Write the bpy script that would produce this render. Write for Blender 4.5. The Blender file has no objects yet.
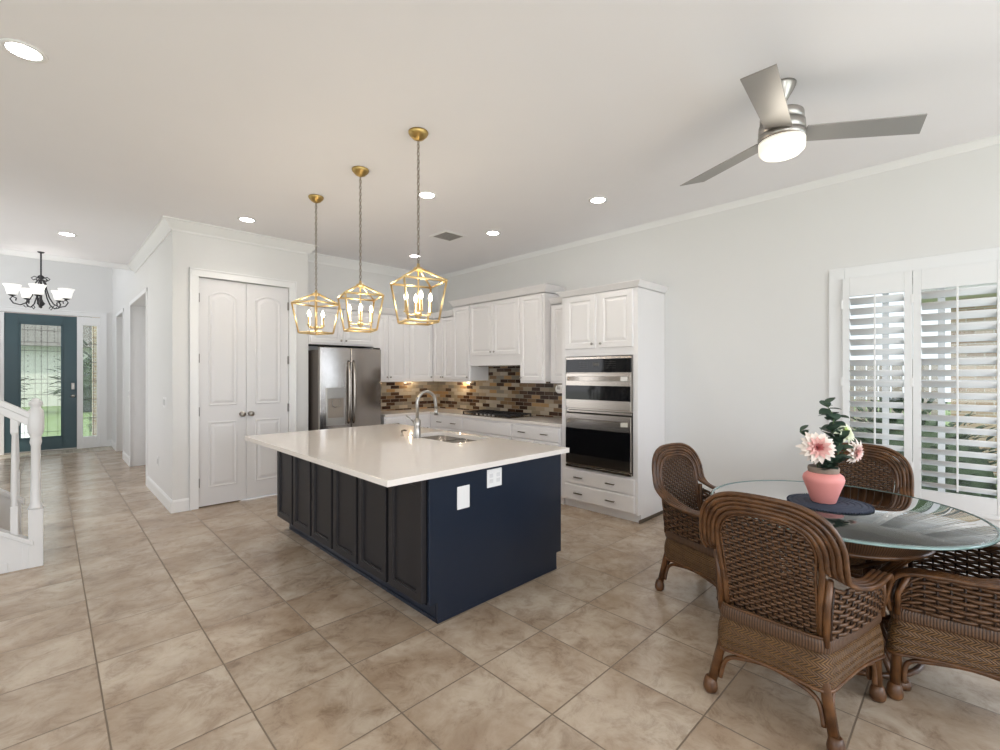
import bpy, math, random
from mathutils import Vector, Matrix
random.seed(7)
R = math.radians
pi = math.pi
scene = bpy.context.scene
col = scene.collection

# ------------------------------------------------------------------ camera, world, exposure
YAW, EYE = 0.7729, 1.5
cam_d = bpy.data.cameras.new('camera')
cam_d.sensor_width = 36.0
cam_d.lens = 463.53 / 1000 * 36
cam_d.shift_y = -0.0005
cam_d.clip_start = 0.05
cam_d.clip_end = 300
cam = bpy.data.objects.new('camera', cam_d)
cam.location = (0, 0, EYE)
cam.rotation_euler = (R(90), 0, -YAW)
col.objects.link(cam)
scene.camera = cam

world = bpy.data.worlds.new('daylight_sky')
scene.world = world
world.use_nodes = True
wn = world.node_tree
bg = wn.nodes['Background']
bg.inputs['Color'].default_value = (0.86, 0.93, 1.0, 1)
bg.inputs['Strength'].default_value = 2.3
scene.view_settings.view_transform = 'Standard'
scene.view_settings.look = 'None'
scene.view_settings.exposure = -0.42
scene.view_settings.gamma = 1.0
scene.view_settings.use_curve_mapping = False
try:
    scene.cycles.max_bounces = 12
    scene.cycles.diffuse_bounces = 6
    scene.cycles.transparent_max_bounces = 12
    scene.cycles.use_denoising = True
    scene.cycles.sample_clamp_indirect = 6.0
    scene.cycles.caustics_reflective = False
    scene.cycles.caustics_refractive = False
except Exception:
    pass

def area_light(name, loc, rot, sx, sy, power, color):
    l = bpy.data.lights.new(name, 'AREA')
    l.shape = 'RECTANGLE'; l.size = sx; l.size_y = sy; l.energy = power; l.color = color
    o = bpy.data.objects.new(name, l); o.location = loc; o.rotation_euler = rot
    col.objects.link(o); return o
# rear fills: unseen openings added in wall_front for light; side window in wall_left
area_light('rear_daylight_fill', (-1.6, -3.05, 1.5), (R(112), 0, 0), 2.2, 2.4, 125, (0.93, 0.95, 1.0))
area_light('rear_daylight_fill', (2.2, -3.05, 1.5), (R(96), 0, 0), 3.0, 2.4, 100, (0.91, 0.945, 1.0))
area_light('daylight_side_window_light', (-3.65, 1.4, 1.4), (R(114), 0, R(-90)), 4.0, 2.4, 50, (0.93, 0.95, 1.0))
area_light('daylight_hall_window_light', (-2.15, 7.8, 1.6), (R(112), 0, R(-90)), 2.0, 1.8, 46, (0.98, 0.97, 1.0))
area_light('patio_daylight_fill', (4.86, -1.85, 1.35), (R(55), 0, R(90)), 1.3, 2.1, 95, (0.74, 0.85, 1.0))  # unseen opening added further along wall_right to brighten the floor
# fill added for the two-storey foyer, in an unseen upper opening
area_light('foyer_daylight_fill', (-1.9, 10.9, 3.6), (R(90), 0, R(-90)), 2.2, 1.6, 36, (1.0, 0.98, 1.0))

sun_d = bpy.data.lights.new('sun', 'SUN'); sun_d.energy = 3.0; sun_d.angle = R(1.5); sun_d.color = (1.0, 0.95, 0.86)
sun = bpy.data.objects.new('sun', sun_d); sun.location = (-4, -6, 12)
sun.rotation_euler = Vector((0.35, 0.45, -0.82)).to_track_quat('-Z', 'Y').to_euler(); col.objects.link(sun)

# ------------------------------------------------------------------ materials
MATS = {}
def mat(name, base, rough=0.5, metal=0.0, bump=0.0, bscale=60.0, var=0.0, vscale=4.0, coat=0.0, emit=None, es=0.0, spec=None, stretch=None):
    if name in MATS: return MATS[name]
    m = bpy.data.materials.new(name); m.use_nodes = True
    nt = m.node_tree; b = nt.nodes['Principled BSDF']
    c = (*base, 1)
    b.inputs['Base Color'].default_value = c
    b.inputs['Roughness'].default_value = rough
    b.inputs['Metallic'].default_value = metal
    if coat: b.inputs['Coat Weight'].default_value = coat
    if spec is not None: b.inputs['Specular IOR Level'].default_value = spec
    tc = nt.nodes.new('ShaderNodeTexCoord')
    src = tc.outputs['Object']
    if stretch:
        mp = nt.nodes.new('ShaderNodeMapping'); mp.inputs['Scale'].default_value = stretch
        nt.links.new(src, mp.inputs['Vector']); src = mp.outputs['Vector']
    n = nt.nodes.new('ShaderNodeTexNoise'); n.inputs['Scale'].default_value = vscale; n.inputs['Detail'].default_value = 4
    nt.links.new(src, n.inputs['Vector'])
    mx = nt.nodes.new('ShaderNodeMix'); mx.data_type = 'RGBA'
    v = max(var, 0.01)
    mx.inputs[6].default_value = (*[x * (1 - v) for x in base], 1)
    mx.inputs[7].default_value = (*[min(1, x * (1 + v)) for x in base], 1)
    nt.links.new(n.outputs['Fac'], mx.inputs[0]); nt.links.new(mx.outputs[2], b.inputs['Base Color'])
    if bump:
        n2 = nt.nodes.new('ShaderNodeTexNoise'); n2.inputs['Scale'].default_value = bscale
        nt.links.new(src, n2.inputs['Vector'])
        bp = nt.nodes.new('ShaderNodeBump'); bp.inputs['Strength'].default_value = bump; bp.inputs['Distance'].default_value = 0.002
        nt.links.new(n2.outputs['Fac'], bp.inputs['Height']); nt.links.new(bp.outputs['Normal'], b.inputs['Normal'])
    if emit:
        b.inputs['Emission Color'].default_value = (*emit, 1); b.inputs['Emission Strength'].default_value = es
    MATS[name] = m
    return m

def nodes_of(m): return m.node_tree.nodes, m.node_tree.links
def math_node(N, L, op, a, b=None):
    n = N.new('ShaderNodeMath'); n.operation = op
    for i, x in enumerate((a, b)):
        if x is None: continue
        if isinstance(x, (int, float)): n.inputs[i].default_value = x
        else: L.new(x, n.inputs[i])
    return n.outputs[0]
def ramp(N, L, fac, stops, const=False):
    r = N.new('ShaderNodeValToRGB')
    if const: r.color_ramp.interpolation = 'CONSTANT'
    el = r.color_ramp.elements
    while len(el) < len(stops): el.new(0.5)
    for e, (p, c) in zip(el, stops): e.position = p; e.color = (*c, 1)
    L.new(fac, r.inputs['Fac']); return r.outputs['Color']

M_wall = mat('wall_paint', (0.765, 0.765, 0.76), 0.5, bump=0.05, bscale=250)
M_ceil = mat('ceiling_paint', (0.88, 0.875, 0.90), 0.8, bump=0.05, bscale=300)
M_trim = mat('trim_paint', (0.86, 0.865, 0.87), 0.35)
M_door = mat('interior_door_paint', (0.73, 0.725, 0.735), 0.4)
M_cab = mat('cabinet_white_paint', (0.86, 0.845, 0.85), 0.35)
M_navy = mat('navy_paint', (0.010, 0.017, 0.033), 0.32, var=0.05)
M_char = mat('charcoal_panel', (0.021, 0.0195, 0.022), 0.45, spec=0.3, var=0.05)  # island side panels, greyer than the navy end panel
M_quartz = mat('white_quartz', (0.84, 0.79, 0.745), 0.07, var=0.03, vscale=14)
M_steel = mat('brushed_stainless', (0.40, 0.37, 0.345), 0.17, 1.0, bump=0.10, bscale=8, stretch=(60, 60, 1))
M_steel_h = mat('oven_stainless', (0.38, 0.345, 0.31), 0.24, 1.0)
M_nickel = mat('brushed_nickel', (0.42, 0.40, 0.375), 0.3, 1.0)
M_bnick = mat('fan_blade_silver', (0.36, 0.345, 0.33), 0.42, 0.6, bump=0.1, bscale=30)
M_brass = mat('brushed_brass', (0.88, 0.68, 0.36), 0.36, 1.0, var=0.08)
M_dbrass = mat('aged_brass', (0.50, 0.35, 0.13), 0.35, 1.0, var=0.1)
M_chain = mat('pewter_chain', (0.35, 0.31, 0.27), 0.35, 1.0)
M_iron = mat('dark_iron', (0.05, 0.05, 0.055), 0.45, 0.7)
M_hinge = mat('hinge_metal', (0.22, 0.21, 0.20), 0.5, 0.6)
M_came = mat('lead_came', (0.16, 0.16, 0.16), 0.5, 0.5)
M_pull = mat('pewter_pull', (0.20, 0.17, 0.14), 0.4, 0.9)
M_black = mat('black_glass', (0.006, 0.006, 0.007), 0.05, spec=0.22)
M_dark = mat('dark_part_and_shade', (0.03, 0.025, 0.02), 0.7)  # dark parts, and the shade painted under the over-fridge cabinet
M_bulb = mat('glowing_bulb', (1, 0.9, 0.75), 0.4, emit=(1.0, 0.87, 0.68), es=14)
M_can = mat('downlight_lens', (1, 1, 1), 0.4, emit=(1.0, 0.95, 0.88), es=6)
M_fanl = mat('fan_light_glass', (0.95, 0.93, 0.88), 0.4, emit=(1.0, 0.92, 0.76), es=0.8)
M_shade = mat('frosted_shade_glass', (0.9, 0.9, 0.88), 0.4, emit=(1, 0.98, 0.93), es=0.75)
M_plate = mat('white_plastic', (0.86, 0.86, 0.86), 0.35)
M_shut = mat('shutter_white', (0.83, 0.84, 0.85), 0.35)
M_black_p = mat('island_carcass_shade', (0.006, 0.006, 0.009), 0.9, spec=0.1)  # near-black carcass paints shadow into the gaps between the island doors
M_teal = mat('teal_door_paint', (0.042, 0.088, 0.105), 0.35, var=0.05)
M_pink = mat('matte_pink_glaze', (0.86, 0.33, 0.30), 0.55, var=0.03, vscale=20)
M_rim = mat('taupe_clay', (0.30, 0.23, 0.18), 0.8, var=0.15, vscale=60)
M_mat = mat('navy_fabric', (0.045, 0.055, 0.085), 0.9, bump=0.6, bscale=180, var=0.2, vscale=90)
M_leaf = mat('eucalyptus_leaf', (0.045, 0.085, 0.055), 0.6, var=0.35, vscale=40)
M_stem = mat('flower_stem', (0.10, 0.17, 0.06), 0.6)
M_petal = mat('blush_petal', (0.86, 0.60, 0.55), 0.6, var=0.18, vscale=60)
M_petal2 = mat('cream_petal', (0.80, 0.82, 0.62), 0.6, var=0.12, vscale=60)
M_stak = mat('white_stair_paint', (0.74, 0.74, 0.74), 0.35)
M_tread = mat('oak_tread', (0.42, 0.31, 0.20), 0.4, var=0.2, vscale=8)
M_hedge = mat('hedge_leaf', (0.035, 0.062, 0.022), 0.7, var=0.6, vscale=9)
M_grass = mat('lawn_grass', (0.19, 0.26, 0.10), 0.9, var=0.3, vscale=6)
M_conc = mat('driveway_concrete', (0.76, 0.74, 0.71), 0.9, var=0.08)
M_stucco = mat('pale_stucco', (0.80, 0.78, 0.74), 0.9, var=0.04)
M_roof = mat('roof_shingle', (0.16, 0.14, 0.13), 0.9, var=0.3, vscale=20)
M_bark = mat('tree_bark', (0.16, 0.11, 0.07), 0.9, var=0.3, vscale=20)
M_paper = mat('paper_towel', (0.88, 0.87, 0.85), 0.9, bump=0.3, bscale=200)

def brick_mat(name, cols, mortar, w, h, ms, rough, offset=0.5, coords='Generated', plane='xz', bumpd=0.002, spec=0.5):
    m = bpy.data.materials.new(name); m.use_nodes = True; N, L = nodes_of(m); b = N['Principled BSDF']
    g = N.new('ShaderNodeNewGeometry'); s = N.new('ShaderNodeSeparateXYZ'); L.new(g.outputs['Position'], s.inputs[0])
    c = N.new('ShaderNodeCombineXYZ')
    a = s.outputs[{'x': 0, 'y': 1, 'z': 2}[plane[0]]] if plane[0] != '+' else math_node(N, L, 'ADD', s.outputs[0], s.outputs[1])
    L.new(a, c.inputs[0]); L.new(s.outputs[{'x': 0, 'y': 1, 'z': 2}[plane[1]]], c.inputs[1])
    t = N.new('ShaderNodeTexBrick'); t.offset = offset
    t.inputs['Color1'].default_value = (0, 0, 0, 1); t.inputs['Color2'].default_value = (1, 1, 1, 1); t.inputs['Mortar'].default_value = (0.5, 0.5, 0.5, 1)
    t.inputs['Scale'].default_value = 1; t.inputs['Brick Width'].default_value = w; t.inputs['Row Height'].default_value = h
    t.inputs['Mortar Size'].default_value = ms; t.inputs['Mortar Smooth'].default_value = 0.1
    L.new(c.outputs[0], t.inputs['Vector'])
    k = len(cols)
    cr = ramp(N, L, t.outputs['Color'], [(i / k, cc) for i, cc in enumerate(cols)], True)
    mx = N.new('ShaderNodeMix'); mx.data_type = 'RGBA'
    L.new(t.outputs['Fac'], mx.inputs[0]); L.new(cr, mx.inputs[6]); mx.inputs[7].default_value = (*mortar, 1)
    L.new(mx.outputs[2], b.inputs['Base Color']); b.inputs['Roughness'].default_value = rough
    bp = N.new('ShaderNodeBump'); bp.invert = True; bp.inputs['Distance'].default_value = bumpd; bp.inputs['Strength'].default_value = 0.6
    L.new(t.outputs['Fac'], bp.inputs['Height']); L.new(bp.outputs['Normal'], b.inputs['Normal'])
    return m
M_splash = brick_mat('mosaic_backsplash', [(0.035, 0.015, 0.008), (0.34, 0.27, 0.19), (0.20, 0.12, 0.06), (0.42, 0.36, 0.28), (0.07, 0.035, 0.018),
    (0.27, 0.22, 0.15), (0.36, 0.22, 0.10), (0.045, 0.02, 0.01), (0.22, 0.19, 0.15), (0.40, 0.34, 0.26)], (0.35, 0.30, 0.23), 0.155, 0.053, 0.0022, 0.18, plane='+z')
M_brick = brick_mat('tan_brick', [(0.50, 0.36, 0.25), (0.55, 0.41, 0.29), (0.44, 0.31, 0.22), (0.58, 0.45, 0.34)], (0.62, 0.58, 0.52), 0.22, 0.075, 0.006, 0.9, plane='yz')
M_mosaic = brick_mat('threshold_mosaic', [(0.42, 0.36, 0.28), (0.22, 0.17, 0.12), (0.5, 0.45, 0.38), (0.32, 0.30, 0.22)], (0.55, 0.5, 0.42), 0.12, 0.09, 0.006, 0.4, plane='xy')

def floor_material():
    m = bpy.data.materials.new('travertine_floor_tile'); m.use_nodes = True; N, L = nodes_of(m); b = N['Principled BSDF']
    g = N.new('ShaderNodeNewGeometry')
    mp = N.new('ShaderNodeMapping'); mp.vector_type = 'POINT'
    T = 0.4708
    mp.inputs['Location'].default_value = (-0.1816 + T * 20, -3.187 + T * 20, 0)
    L.new(g.outputs['Position'], mp.inputs['Vector'])
    t = N.new('ShaderNodeTexBrick'); t.offset = 0.0; t.squash = 1.0
    t.inputs['Color1'].default_value = (0, 0, 0, 1); t.inputs['Color2'].default_value = (1, 1, 1, 1)
    t.inputs['Scale'].default_value = 1; t.inputs['Brick Width'].default_value = T; t.inputs['Row Height'].default_value = T
    t.inputs['Mortar Size'].default_value = 0.0042; t.inputs['Mortar Smooth'].default_value = 0.3
    L.new(mp.outputs['Vector'], t.inputs['Vector'])
    # per-tile offset of the veining
    sc = N.new('ShaderNodeVectorMath'); sc.operation = 'SCALE'; sc.inputs['Scale'].default_value = 7.0
    L.new(t.outputs['Color'], sc.inputs[0])
    ad = N.new('ShaderNodeVectorMath'); ad.operation = 'ADD'; L.new(g.outputs['Position'], ad.inputs[0]); L.new(sc.outputs[0], ad.inputs[1])
    n1 = N.new('ShaderNodeTexNoise'); n1.inputs['Scale'].default_value = 2.1; n1.inputs['Detail'].default_value = 7; n1.inputs['Roughness'].default_value = 0.62; n1.inputs['Distortion'].default_value = 0.35
    L.new(ad.outputs[0], n1.inputs['Vector'])
    n2 = N.new('ShaderNodeTexNoise'); n2.inputs['Scale'].default_value = 7.0; n2.inputs['Detail'].default_value = 8; n2.inputs['Roughness'].default_value = 0.75; n2.inputs['Distortion'].default_value = 0.6
    L.new(ad.outputs[0], n2.inputs['Vector'])
    c1 = ramp(N, L, n1.outputs['Fac'], [(0.28, (0.265, 0.190, 0.130)), (0.44, (0.345, 0.268, 0.196)), (0.58, (0.425, 0.350, 0.272)), (0.74, (0.49, 0.425, 0.345))])
    c2 = ramp(N, L, n2.outputs['Fac'], [(0.34, (0.62, 0.56, 0.52)), (0.50, (0.92, 0.90, 0.88)), (0.62, (1.0, 1.0, 1.0))])
    mu = N.new('ShaderNodeMix'); mu.data_type = 'RGBA'; mu.blend_type = 'MULTIPLY'; mu.inputs[0].default_value = 0.95
    L.new(c1, mu.inputs[6]); L.new(c2, mu.inputs[7])
    # tile-to-tile tone
    tv = math_node(N, L, 'ADD', math_node(N, L, 'MULTIPLY', t.outputs['Color'], 0.16), 1.19)
    vm = N.new('ShaderNodeVectorMath'); vm.operation = 'SCALE'; L.new(mu.outputs[2], vm.inputs[0]); L.new(tv, vm.inputs['Scale'])
    mx = N.new('ShaderNodeMix'); mx.data_type = 'RGBA'
    L.new(t.outputs['Fac'], mx.inputs[0]); L.new(vm.outputs[0], mx.inputs[6]); mx.inputs[7].default_value = (0.20, 0.15, 0.105, 1)
    L.new(mx.outputs[2], b.inputs['Base Color'])
    rr = math_node(N, L, 'ADD', math_node(N, L, 'MULTIPLY', n2.outputs['Fac'], 0.12), 0.17)
    rg = math_node(N, L, 'ADD', rr, math_node(N, L, 'MULTIPLY', t.outputs['Fac'], 0.5))
    L.new(rg, b.inputs['Roughness'])
    h = math_node(N, L, 'SUBTRACT', math_node(N, L, 'MULTIPLY', n1.outputs['Fac'], 0.25), t.outputs['Fac'])
    bp = N.new('ShaderNodeBump'); bp.inputs['Distance'].default_value = 0.0016; bp.inputs['Strength'].default_value = 0.5
    L.new(h, bp.inputs['Height']); L.new(bp.outputs['Normal'], b.inputs['Normal'])
    return m
M_floor = floor_material()

def rattan_material(name, dark, light, rough=0.38, scale=40, stretch=(1, 1, 1)):
    m = bpy.data.materials.new(name); m.use_nodes = True; N, L = nodes_of(m); b = N['Principled BSDF']
    tc = N.new('ShaderNodeTexCoord'); n = N.new('ShaderNodeTexNoise'); n.inputs['Scale'].default_value = scale; n.inputs['Detail'].default_value = 5
    n.inputs['Roughness'].default_value = 0.6
    L.new(tc.outputs['Object'], n.inputs['Vector'])
    c = ramp(N, L, n.outputs['Fac'], [(0.34, dark), (0.66, light)])
    L.new(c, b.inputs['Base Color']); b.inputs['Roughness'].default_value = rough
    bp = N.new('ShaderNodeBump'); bp.inputs['Distance'].default_value = 0.001; bp.inputs['Strength'].default_value = 0.4
    L.new(n.outputs['Fac'], bp.inputs['Height']); L.new(bp.outputs['Normal'], b.inputs['Normal'])
    return m
M_rat = rattan_material('rattan_pole', (0.050, 0.020, 0.008), (0.150, 0.066, 0.024), 0.33, 14)
M_weave = rattan_material('rattan_weave', (0.062, 0.028, 0.012), (0.140, 0.068, 0.030), 0.42, 60)
M_stake = rattan_material('rattan_stake', (0.02, 0.009, 0.005), (0.04, 0.018, 0.009), 0.6, 60)

def herringbone(name):
    m = bpy.data.materials.new(name); m.use_nodes = True; N, L = nodes_of(m); b = N['Principled BSDF']
    tc = N.new('ShaderNodeTexCoord'); s = N.new('ShaderNodeSeparateXYZ'); L.new(tc.outputs['UV'], s.inputs[0])
    u, v = s.outputs[0], s.outputs[1]
    uf = math_node(N, L, 'MULTIPLY', v, 26.0)
    tri = math_node(N, L, 'ABSOLUTE', math_node(N, L, 'SUBTRACT', math_node(N, L, 'FRACT', uf), 0.5))
    w = math_node(N, L, 'ADD', math_node(N, L, 'MULTIPLY', u, 62.0), math_node(N, L, 'MULTIPLY', tri, 3.2))
    f = math_node(N, L, 'FRACT', w)
    prof = math_node(N, L, 'SINE', math_node(N, L, 'MULTIPLY', f, pi))
    n = N.new('ShaderNodeTexNoise'); n.inputs['Scale'].default_value = 30; L.new(tc.outputs['Object'], n.inputs['Vector'])
    c1 = ramp(N, L, prof, [(0.1, (0.025, 0.011, 0.005)), (0.55, (0.105, 0.050, 0.015)), (1.0, (0.175, 0.088, 0.026))])
    c2 = ramp(N, L, n.outputs['Fac'], [(0.3, (0.55, 0.5, 0.5)), (0.6, (1, 1, 1))])
    mu = N.new('ShaderNodeMix'); mu.data_type = 'RGBA'; mu.blend_type = 'MULTIPLY'; mu.inputs[0].default_value = 0.8
    L.new(c1, mu.inputs[6]); L.new(c2, mu.inputs[7]); L.new(mu.outputs[2], b.inputs['Base Color'])
    b.inputs['Roughness'].default_value = 0.45
    bp = N.new('ShaderNodeBump'); bp.inputs['Distance'].default_value = 0.003; bp.inputs['Strength'].default_value = 0.9
    L.new(prof, bp.inputs['Height']); L.new(bp.outputs['Normal'], b.inputs['Normal'])
    return m
M_herr = herringbone('herringbone_rattan')
def wrapped(name):
    m = bpy.data.materials.new(name); m.use_nodes = True; N, L = nodes_of(m); b = N['Principled BSDF']
    tc = N.new('ShaderNodeTexCoord'); s = N.new('ShaderNodeSeparateXYZ'); L.new(tc.outputs['UV'], s.inputs[0])
    p1 = math_node(N, L, 'ABSOLUTE', math_node(N, L, 'SINE', math_node(N, L, 'MULTIPLY', s.outputs[0], 300.0)))
    c = ramp(N, L, p1, [(0.0, (0.025, 0.011, 0.006)), (0.6, (0.075, 0.037, 0.018)), (1.0, (0.12, 0.062, 0.031))])
    L.new(c, b.inputs['Base Color']); b.inputs['Roughness'].default_value = 0.45
    bp = N.new('ShaderNodeBump'); bp.inputs['Distance'].default_value = 0.002; bp.inputs['Strength'].default_value = 0.7
    L.new(p1, bp.inputs['Height']); L.new(bp.outputs['Normal'], b.inputs['Normal'])
    return m
M_wrap = wrapped('wrapped_rattan_band')

def thin_glass(name, tint=(1, 1, 1), ior=1.45, rough=0.0, gain=1.0):
    m = bpy.data.materials.new(name); m.use_nodes = True; N, L = nodes_of(m)
    N.remove(N['Principled BSDF'])
    tr = N.new('ShaderNodeBsdfTransparent'); tr.inputs[0].default_value = (*tint, 1)
    gl = N.new('ShaderNodeBsdfGlossy'); gl.inputs['Roughness'].default_value = rough
    lw = N.new('ShaderNodeLayerWeight'); lw.inputs['Blend'].default_value = 0.5
    f = math_node(N, L, 'MINIMUM', math_node(N, L, 'MULTIPLY', math_node(N, L, 'ADD', math_node(N, L, 'MULTIPLY', math_node(N, L, 'POWER', lw.outputs['Facing'], 5.0), 0.96), 0.04), gain), 1.0)
    mx = N.new('ShaderNodeMixShader'); L.new(f, mx.inputs[0]); L.new(tr.outputs[0], mx.inputs[1]); L.new(gl.outputs[0], mx.inputs[2])
    L.new(mx.outputs[0], N['Material Output'].inputs['Surface'])
    return m
M_glass = thin_glass('window_glass', (0.95, 0.97, 0.97))
M_tglass = thin_glass('tabletop_glass', (0.90, 0.95, 0.935), 1.55, 0.0, 3.0)
M_tedge = mat('glass_edge_green', (0.20, 0.31, 0.30), 0.1, var=0.2, vscale=20, coat=0.5)
def textured_glass():
    m = bpy.data.materials.new('leaded_glass'); m.use_nodes = True; N, L = nodes_of(m)
    N.remove(N['Principled BSDF'])
    tr = N.new('ShaderNodeBsdfTransparent'); tr.inputs[0].default_value = (0.93, 0.96, 0.93, 1)
    tl = N.new('ShaderNodeBsdfTranslucent'); tl.inputs[0].default_value = (0.9, 0.93, 0.9, 1)
    tc = N.new('ShaderNodeTexCoord'); n = N.new('ShaderNodeTexNoise'); n.inputs['Scale'].default_value = 14; L.new(tc.outputs['Object'], n.inputs['Vector'])
    f = math_node(N, L, 'MULTIPLY', n.outputs['Fac'], 0.16)
    mx = N.new('ShaderNodeMixShader'); L.new(f, mx.inputs[0]); L.new(tr.outputs[0], mx.inputs[1]); L.new(tl.outputs[0], mx.inputs[2])
    L.new(mx.outputs[0], N['Material Output'].inputs['Surface'])
    return m
M_lead = textured_glass()

# ------------------------------------------------------------------ mesh builder
class MB:
    def __init__(s): s.v = []; s.f = []; s.uv = {}; s.sm = []
    def add(s, vs, fs, smooth=False, uvs=None):
        o = len(s.v); s.v += [tuple(x) for x in vs]
        for k, f in enumerate(fs):
            s.f.append(tuple(i + o for i in f)); s.sm.append(smooth)
            if uvs: s.uv[len(s.f) - 1] = uvs[k]
        return s
    def box(s, x0, x1, y0, y1, z0, z1, T=None):
        vs = [(x, y, z) for x in (x0, x1) for y in (y0, y1) for z in (z0, z1)]
        if T: vs = [T @ Vector(v) for v in vs]
        return s.add(vs, [(0, 1, 3, 2), (4, 6, 7, 5), (0, 4, 5, 1), (2, 3, 7, 6), (0, 2, 6, 4), (1, 5, 7, 3)])
    def grid(s, P, nu, nv, cu=False, smooth=True, flip=False, uvf=None):
        vs = []; 
        for j in range(nv + 1):
            for i in range(nu + (0 if cu else 1)):
                vs.append(P(i / nu, j / nv))
        w = nu if cu else nu + 1
        fs = []; uvs = []
        for j in range(nv):
            for i in range(nu):
                i2 = (i + 1) % w if cu else i + 1
                q = (j * w + i, j * w + i2, (j + 1) * w + i2, (j + 1) * w + i)
                us = [(i / nu, j / nv), ((i + 1) / nu, j / nv), ((i + 1) / nu, (j + 1) / nv), (i / nu, (j + 1) / nv)]
                if flip: q = q[::-1]; us = us[::-1]
                fs.append(q); uvs.append([uvf(*x) if uvf else x for x in us])
        return s.add(vs, fs, smooth, uvs if uvf else None)
    def tube(s, pts, r, n=8, closed=False, cap=True, sx=1.0):
        pts = [Vector(p) for p in pts]; m = len(pts)
        rs = r if isinstance(r, (list, tuple)) else [r] * m
        T = []
        for i in range(m):
            a = pts[(i - 1) % m] if closed else pts[max(0, i - 1)]
            b = pts[(i + 1) % m] if closed else pts[min(m - 1, i + 1)]
            t = (b - a); T.append(t.normalized() if t.length > 1e-9 else Vector((0, 0, 1)))
        up = Vector((0, 0, 1)) if abs(T[0].z) < 0.9 else Vector((1, 0, 0))
        nrm = (up - T[0] * up.dot(T[0])).normalized()
        vs = []
        for i in range(m):
            nrm = (nrm - T[i] * nrm.dot(T[i]))
            nrm = nrm.normalized() if nrm.length > 1e-6 else Vector((1, 0, 0))
            bn = T[i].cross(nrm)
            for k in range(n):
                a = 2 * pi * k / n
                vs.append(pts[i] + (nrm * math.cos(a) + bn * math.sin(a) * sx) * rs[i])
        fs = []
        for i in range(m if closed else m - 1):
            j = (i + 1) % m
            for k in range(n): fs.append((i * n + k, i * n + (k + 1) % n, j * n + (k + 1) % n, j * n + k))
        s.add(vs, fs, True)
        if cap and not closed:
            o = len(s.v) - m * n
            s.f.append(tuple(o + k for k in range(n))[::-1]); s.sm.append(False)
            s.f.append(tuple(o + (m - 1) * n + k for k in range(n))); s.sm.append(False)
        return s
    def lathe(s, prof, n=24, c=(0, 0, 0), axis='z', T=None, sq=None):
        vs = []; m = len(prof)
        for (r, h) in prof:
            for k in range(n):
                a = 2 * pi * k / n
                p = Vector((r * math.cos(a), r * math.sin(a), h))
                if axis == 'y': p = Vector((p.x, -p.z, p.y))
                if axis == 'x': p = Vector((-p.z, p.y, p.x))
                p += Vector(c)
                vs.append(T @ p if T else p)
        fs = [(i * n + k, i * n + (k + 1) % n, (i + 1) * n + (k + 1) % n, (i + 1) * n + k) for i in range(m - 1) for k in range(n)]
        s.add(vs, fs, True)
        o = len(s.v) - m * n
        if prof[0][0] > 1e-5: s.f.append(tuple(o + k for k in range(n))[::-1]); s.sm.append(False)
        if prof[-1][0] > 1e-5: s.f.append(tuple(o + (m - 1) * n + k for k in range(n))); s.sm.append(False)
        return s
    def loft(s, loops, cap0=True, cap1=True, smooth=False):
        n = len(loops[0]); vs = [p for l in loops for p in l]
        fs = [(i * n + k, i * n + (k + 1) % n, (i + 1) * n + (k + 1) % n, (i + 1) * n + k) for i in range(len(loops) - 1) for k in range(n)]
        s.add(vs, fs, smooth)
        o = len(s.v) - len(vs)
        if cap0: s.f.append(tuple(o + k for k in range(n))[::-1]); s.sm.append(False)
        if cap1: s.f.append(tuple(o + (len(loops) - 1) * n + k for k in range(n))); s.sm.append(False)
        return s
    def prism(s, poly, z0, z1):
        return s.loft([[(x, y, z0) for x, y in poly], [(x, y, z1) for x, y in poly]])
    def sweep(s, path, prof, closed=False):
        # path: 2D points, prof: (offset to the left of travel, z)
        m = len(path); P = [Vector(p) for p in path]; loops = []
        for i in range(m):
            def d(a, b): return (P[b] - P[a]).normalized()
            if closed: d0 = d(i - 1, i); d1 = d(i, (i + 1) % m)
            else:
                d0 = d(i - 1, i) if i > 0 else d(0, 1); d1 = d(i, i + 1) if i < m - 1 else d0
            n0 = Vector((-d0.y, d0.x)); n1 = Vector((-d1.y, d1.x)); mm = (n0 + n1); mm = mm / max(1e-6, mm.dot(n0))
            loops.append([(P[i].x + mm.x * o, P[i].y + mm.y * o, z) for o, z in prof])
        if closed: loops.append(loops[0])
        return s.loft(loops, not closed, not closed)
    def build(s, name, m, parent=None, bevel=0, seg=2):
        me = bpy.data.meshes.new(name); me.from_pydata(s.v, [], s.f)
        me.polygons.foreach_set('use_smooth', s.sm)
        if s.uv:
            ul = me.uv_layers.new(name='UVMap')
            for p in me.polygons:
                if p.index in s.uv:
                    for li, uvc in zip(p.loop_indices, s.uv[p.index]): ul.data[li].uv = uvc
        me.materials.append(m); me.validate(); me.update()
        o = bpy.data.objects.new(name, me); col.objects.link(o)
        if parent: o.parent = parent
        if bevel:
            b = o.modifiers.new('bevel', 'BEVEL'); b.width = bevel; b.segments = seg; b.limit_method = 'ANGLE'; b.angle_limit = R(50)
            b.harden_normals = False
        return o
def tag(o, label, cat, group=None, kind=None):
    o['label'] = label; o['category'] = cat
    if group: o['group'] = group
    if kind: o['kind'] = kind
    return o
def thing(name, label, cat, loc=(0, 0, 0), rz=0.0, group=None):
    o = bpy.data.objects.new(name, None); o.location = loc; o.rotation_euler = (0, 0, rz); o.empty_display_size = 0.1
    col.objects.link(o); return tag(o, label, cat, group)
def struct(o): o['kind'] = 'structure'; return o
def copy_tree(o, parent=None):
    c = o.copy(); col.objects.link(c)
    if parent: c.parent = parent; c.matrix_parent_inverse = o.matrix_parent_inverse.copy()
    for ch in list(o.children): copy_tree(ch, c)
    return c

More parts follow.
